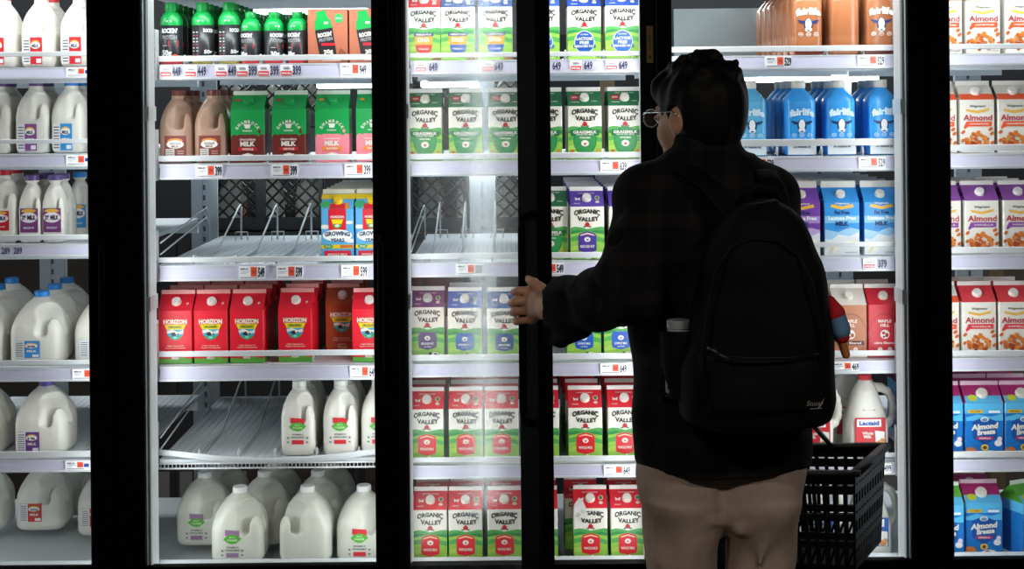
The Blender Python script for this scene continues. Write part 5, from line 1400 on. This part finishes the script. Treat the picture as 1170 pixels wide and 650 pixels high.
def backpack():
    V = lambda *a: np.array(W(*a))
    nyl = cloth('pack_canvas','060606',.75,'weave'); nyl2 = cloth('pack_pocket','070707',.75,'weave')
    base = W(862,486,2.80)
    root = empty('backpack', (base.x, base.y, base.z))
    off = np.array(base)
    tag(root,'black canvas backpack with scrawled pale lettering, worn on the person\'s back','backpack')
    def attach(name, sdf, mat, parent=root):
        me = sdf.mesh(name, mat)
        co = np.empty(len(me.vertices)*3, np.float32); me.vertices.foreach_get('co', co)
        me.vertices.foreach_set('co', (co.reshape(-1,3)-off).astype(np.float32).ravel()); me.update()
        return part(name, me, parent)
    # main body: outline in photo pixels at d=2.78, widest low down
    s = SDF(V(700,520,2.5)+np.array((0,0,-.02)), V(990,190,2.95)+np.array((0,0,0)), .005)
    keys = []
    for py, xl, xr, th in ((486,800,938,.075),(478,782,948,.095),(455,779,950.5,.105),(420,781,951,.108),(380,786,949,.105),(340,793,945,.102),(300,803,937,.098),(270,812,926,.090),(250,823,914,.080),(238,838,900,.062),(231,852,886,.040)):
        a, b = W(xl,py,2.78), W(xr,py,2.78)
        keys.append((a.z,(a.x+b.x)/2,-1.218,(b.x-a.x)/2,th))
    s.column(keys,.02,3.0)
    s.wrinkle(.003,[(24,10,20,.3,1),(-30,8,16,1.1,.8),(12,0,52,0,.5)])
    attach('main_compartment', s, nyl)
    s = SDF(V(740,520,2.5)+np.array((0,0,-.02)), V(990,250,2.9), .004)
    keys = []
    for py, xl, xr, th in ((480,812,930,.03),(470,806,938,.045),(445,804,941,.05),(420,805,941,.048),(409,807,940,.04)):
        a, b = W(xl,py,2.66), W(xr,py,2.66); keys.append((a.z,(a.x+b.x)/2,-1.290,(b.x-a.x)/2,th))
    s.column(keys,.02,3.2); s.wrinkle(.002,[(40,0,30,.3,1),(-25,0,44,1,1)])
    attach('front_pocket', s, nyl2)
    # side pocket that holds the bottle
    s = SDF(V(745,480,2.65), V(815,340,2.95), .004)
    a, b, c = V(778,455,2.80), V(776,420,2.80), V(776,376,2.80)
    s.column([(a[2],a[0],-1.19,.030,.038),(b[2],b[0],-1.19,.036,.046),(c[2],c[0],-1.19,.0385,.050)],.01,2.4)
    s.cap((c[0],-1.19,c[2]-.11),(c[0],-1.19,c[2]+.03),.0345,.0350,.004,sub=True)
    attach('side_pocket', s, nyl2)
    L = lambda *a: tuple(np.array(W(*a))-off)
    # piping and zip
    b = MB(); pts = [(806,462),(803,400),(808,350),(818,310),(835,282),(862,272),(890,276),(912,292),(926,318),(936,360),(940,410)]
    P2 = [L(x,y,2.672 if 300 < y < 440 else 2.69) for x,y in pts]
    b.tube(P2,.003,paint('070708',.7,0,.15),6); b.build('piping', root)
    b = MB(); b.tube([L(812,405,2.655),L(850,409,2.645),(np.array(L(900,409,2.645))),L(936,404,2.662)],.0028,paint('09090a',.6,0,.2),6); zp = b.build('pocket_zip', root)
    b = MB(); b.tube([L(809,397,2.655),L(815,400,2.645),L(822,405,2.643)],.0032,paint('45464a',.35,.6),6); b.tube([L(822,405,2.643),L(834,411,2.645)],.0026,paint('2a2a2c',.5),6); b.build('zipper_pull', zp)
    # scrawled lettering
    b = MB(); c = W(930,461,2.655); a = Art()
    a.text('Stussy',0,0,34,12,'a39a96',1,bold=-.01,shear=.3,rot=-.02); a.rect(-10,-9,14,-8,'a39a96',1); a.poly([(6,-8),(18,9),(19,9),(7.5,-8)],'a39a96',1)
    M = Matrix.Translation(Vector(c)-Vector(off)) @ Matrix.Rotation(.22,4,'Z')
    a.put(b, lambda x,z,e: tuple(M @ Vector((x,-.004-e,z)))); b.build('lettering', root)
    # haul loop and shoulder straps
    b = MB(); b.tube([L(846,236,2.84),L(852,220,2.83),L(868,214,2.83),L(884,219,2.83),L(890,236,2.84)],.004,nyl,8,flat=(.010,.003,(0,1,0))); b.build('haul_loop', root)
    for pts in ([(838,246,2.83),(812,214,2.87),(786,194,2.91),(768,196,2.99),(757,226,3.09),(756,300,3.13),(752,380,3.12),(752,432,3.0),(768,452,2.86)],[(892,246,2.83),(884,214,2.87),(874,196,2.92),(872,196,3.0),(880,230,3.12),(888,310,3.14),(902,390,3.12),(922,440,3.0),(936,456,2.86)]):
        b = MB(); b.tube([L(*p) for p in pts],.02,nyl,10,flat=(.024,.005,(0,-.5,1))); b.build('shoulder_strap', root)
    # --- the bottle in the pocket
    bp = np.array((c_x(776,376),-1.19,W(776,455,2.8).z+.008))
    bot = empty('water_bottle', tuple(bp)); tag(bot,'clear plastic water bottle tucked in the backpack\'s side pocket','bottle')
    H = W(776,366,2.8).z-bp[2]
    pl, n, l, bb = new_mat('clear_plastic'); bb.inputs['Base Color'].default_value=(.75,.8,.83,1); bb.inputs['Roughness'].default_value=.15; bb.inputs['Transmission Weight'].default_value=.6; bb.inputs['IOR'].default_value=1.2
    m = MB(); m.lathe([(.024,0),(.0275,.004),(.0275,H*.62),(.0262,H*.64),(.0275,H*.66),(.0265,H*.80),(.021,H*.90),(.0175,H*.915),(.0175,H*.93)],pl,24); m.build('bottle_body', bot)
    m = MB(); m.lathe([(.0225,H*.885),(.0235,H*.89),(.0235,H*.985),(.0215,H)],pl,24,smooth=False); 
    m.lathe([(.020,H*.90),(.020,H*.97)],paint('9aa3a8',.3),20)
    m.build('bottle_cap', bot)
    # --- ice-lolly plush on a cord
    top = V(950,338,2.76)
    k = empty('lolly_keychain', tuple(top)); tag(k,'red and blue ice-lolly plush charm dangling from the black backpack','charm')
    T = lambda px,py,d=2.76: V(px,py,d)-top
    pl1 = cloth('plush_red','b5262c',.95,'weave'); pl2 = cloth('plush_blue','5f86ab',.95,'weave'); wood = paint('b9703a',.55,var=.2,scale=120)
    def blob(name, segs, mat):
        q = SDF(np.array((-.06,-.05,-.2)),np.array((.09,.05,.05)),.0022)
        for a, b2, r0, r1 in segs: q.cap(a,b2,r0,r1,.006)
        return part(name, q.mesh(name,mat), k)
    blob('red_tip',[(T(947,346),T(953,358),.0150,.0215)],pl1)
    blob('blue_middle',[(T(954.5,362),T(959,376),.0205,.0215)],pl2)
    blob('red_base',[(T(960,379.5),T(961.5,384),.0185,.0155)],pl1)
    blob('wooden_stick',[(T(961,386),T(966.5,405),.0085,.0085)],wood)
    m = MB(); m.tube([T(936,322,2.78),T(941,327,2.765),T(948,336),T(951,341),T(945,341),T(944,334),T(938,324,2.775)],.0035,paint('c9a79a',.7),8); m.build('cord', k)
    return root
def c_x(px,py): return W(px,py,2.80).x

def basket():
    bk = paint('08080a',.45,0,.25)
    near = W(977,541,3.2); far = W(1012,519,3.46)
    es = Vector((far.x-near.x, far.y-near.y, 0)).normalized(); el = Vector((-es.y, es.x, 0))
    el = Vector((el.x, el.y, -.10)).normalized(); ezz = es.cross(el)*-1
    if ezz.z < 0: ezz = -ezz
    LS = (far-near).length; LL = .42; H = .225
    o = near + es*LS/2 + el*LL/2 - ezz*H
    M = Matrix((( -el.x, es.x, ezz.x, o.x),(-el.y, es.y, ezz.y, o.y),(-el.z, es.z, ezz.z, o.z),(0,0,0,1)))
    root = empty('shopping_basket', M=M)
    tag(root,'empty black plastic shopping basket hanging at the person\'s side','basket')
    tx, ty = .86, .82     # taper of the floor
    def at(u, v, f):      # u,v in -1..1 over the plan, f = 0 bottom .. 1 rim
        return Vector((u*LL/2*(tx+(1-tx)*f), v*LS/2*(ty+(1-ty)*f), H*f))
    bands = [(0,.05,0),(.05,.22,2),(.22,.29,0),(.29,.31,1),(.31,.38,0),(.38,.50,1),(.50,.575,0),(.575,.60,1),(.60,.67,0),(.67,.78,1),(.78,.865,0),(.865,.885,1),(.885,1,0)]
    def wall(side, name):
        b = MB(); t = .004
        n = 17 if side in ('f','b') else 11
        def p(a, f, dd):
            if side == 'f': v = at(a,-1,f); return (v.x, v.y+dd*t, v.z)
            if side == 'b': v = at(a,1,f); return (v.x, v.y-dd*t, v.z)
            if side == 'r': v = at(1,a,f); return (v.x-dd*t, v.y, v.z)
            v = at(-1,a,f); return (v.x+dd*t, v.y, v.z)
        def slab(a0,a1,f0,f1):
            vs = [p(a0,f0,0),p(a1,f0,0),p(a1,f1,0),p(a0,f1,0),p(a0,f0,1),p(a1,f0,1),p(a1,f1,1),p(a0,f1,1)]
            b.add(vs,[(0,1,2,3),(7,6,5,4),(0,4,5,1),(1,5,6,2),(2,6,7,3),(3,7,4,0)],bk)
        for f0,f1,k in bands:
            if k == 0: slab(-1,1,f0,f1); continue
            pit = 2/n
            for i in range(n+1):
                a = -1+i*pit; w = pit*.19 if k != 2 else pit*.26
                slab(max(-1,a-w),min(1,a+w),f0,f1)
            if k == 2:
                for i in range(n):
                    a = -1+i*pit
                    vs = [p(a,f0,0),p(a+pit*.3,f0,0),p(a+pit,f1,0),p(a+pit*.7,f1,0),p(a,f0,1),p(a+pit*.3,f0,1),p(a+pit,f1,1),p(a+pit*.7,f1,1)]
                    b.add(vs,[(0,1,2,3),(7,6,5,4),(0,4,5,1),(1,5,6,2),(2,6,7,3),(3,7,4,0)],bk)
        # standing ribs at the ends of the wall
        for a in (-1,-.965,.965-.0,1):
            pass
        b.build(name, root)
    for sd in ('f','b','r','l'): wall(sd,'basket_wall')
    b = MB(); v = [at(-1,-1,0),at(1,-1,0),at(1,1,0),at(-1,1,0)]
    b.add([tuple(x) for x in v]+[(x.x,x.y,.005) for x in v],[(3,2,1,0),(4,5,6,7),(0,1,5,4),(1,2,6,5),(2,3,7,6),(3,0,4,7)],bk); b.build('basket_floor', root)
    # rolled rim
    b = MB(); R = .012
    for sx in (0,): pass
    c = [at(-1,-1,1),at(1,-1,1),at(1,1,1),at(-1,1,1)]
    for i in range(4):
        p0, p1 = c[i], c[(i+1)%4]
        out = Vector(((p0.y-p1.y)*-1, (p1.x-p0.x)*-1, 0)).normalized()
        q0, q1 = p0, p1
        b.tube([q0,q1],.01,bk,10,flat=(.013,.007,(0,0,1)))
        b.lathe([(.0001,-.008),(.013,-.006),(.013,.006),(.0001,.008)],bk,12,Matrix.Translation(p0))
    b.build('rim', root)
    # carrying handles: from mid-sides of the rim up to the grip
    g = M.inverted() @ Vector(GRIP[0])
    for sy in (-1,1):
        b = MB(); w = .05
        e0 = Vector((-w*1.5, sy*LS/2, H)); e1 = Vector((w*1.5, sy*LS/2, H))
        gy = g.y + sy*.004
        b.tube([e0, Vector((g.x-.062,gy*.8+e0.y*.2,g.z-.02)), Vector((g.x-.05,gy,g.z)), Vector((g.x+.05,gy,g.z)), Vector((g.x+.062,gy*.8+e1.y*.2,g.z-.02)), e1],.006,bk,8)
        b.build('handle', root)
    return root

# ------------------------------------------------------------------ camera, light, world
def camera_and_world():
    cam = bpy.data.cameras.new('camera'); o = bpy.data.objects.new('camera', cam); COL.objects.link(o)
    cam.sensor_fit = 'HORIZONTAL'; cam.sensor_width = 36; cam.lens = F/1170*36
    cam.shift_y = -195/1170; cam.clip_start = .05
    o.matrix_world = Matrix.Translation((0,-4,CAMZ)) @ Matrix.Rotation(PI/2,4,'X') @ Matrix.Rotation(-ROLL,4,'Z')
    SC.camera = o
    w = bpy.data.worlds.new('world'); SC.world = w; w.use_nodes = True
    w.node_tree.nodes['Background'].inputs[0].default_value = (.6,.65,.7,1); w.node_tree.nodes['Background'].inputs[1].default_value = .0
    # the aisle's own dim ceiling lamps, behind and above the camera
    for x, y in ((-.9,-3.4),(1.5,-3.4)):
        root = empty('ceiling_lamp',(x,y,2.689)); tag(root,f"dim ceiling lamp over the aisle, {'before the bare racks' if x < 0 else 'behind the backpack'}",'lamp','aisle ceiling lamps')
        b = MB(); b.box((-.3,-.1,.0),(.3,.1,.06),paint('55524d',.6),.004); b.build('lamp_housing',root)
        b = MB(); b.box((-.28,-.08,-.012),(.28,.08,.0),emit('lamp_glow','ffe2bf',.5),.004); b.build('diffuser',root)
        L = bpy.data.lights.new('aisle_light','AREA'); L.shape='RECTANGLE'; L.size=.55; L.size_y=.16; L.energy=AISLE; L.color=(1,.92,.83)
        lo = bpy.data.objects.new('aisle_light',L); COL.objects.link(lo); lo.location=(x,y,2.66)
    vs = SC.view_settings
    SC.display_settings.display_device = 'sRGB'
    vs.view_transform = 'Standard'; vs.look = 'None'; vs.exposure = EXPO; vs.gamma = 1; vs.use_curve_mapping = False
    cy = SC.cycles
    cy.max_bounces = 8; cy.diffuse_bounces = 4; cy.glossy_bounces = 3; cy.transparent_max_bounces = 16; cy.transmission_bounces = 4
    cy.caustics_reflective = False; cy.caustics_refractive = False; cy.sample_clamp_indirect = 4.0
    cy.use_denoising = True
AISLE = 30.0; EXPO = -0.05

build_cartons(); build_bottles(); build_jugs()
stock()
for bnum in BAYS:
    for r in range(1, 6): shelf(bnum, r)
room()
for i in (1,2,4,5): closed_door(i)
open_door(); storeroom(); stickers()
person(); backpack(); basket()
camera_and_world()
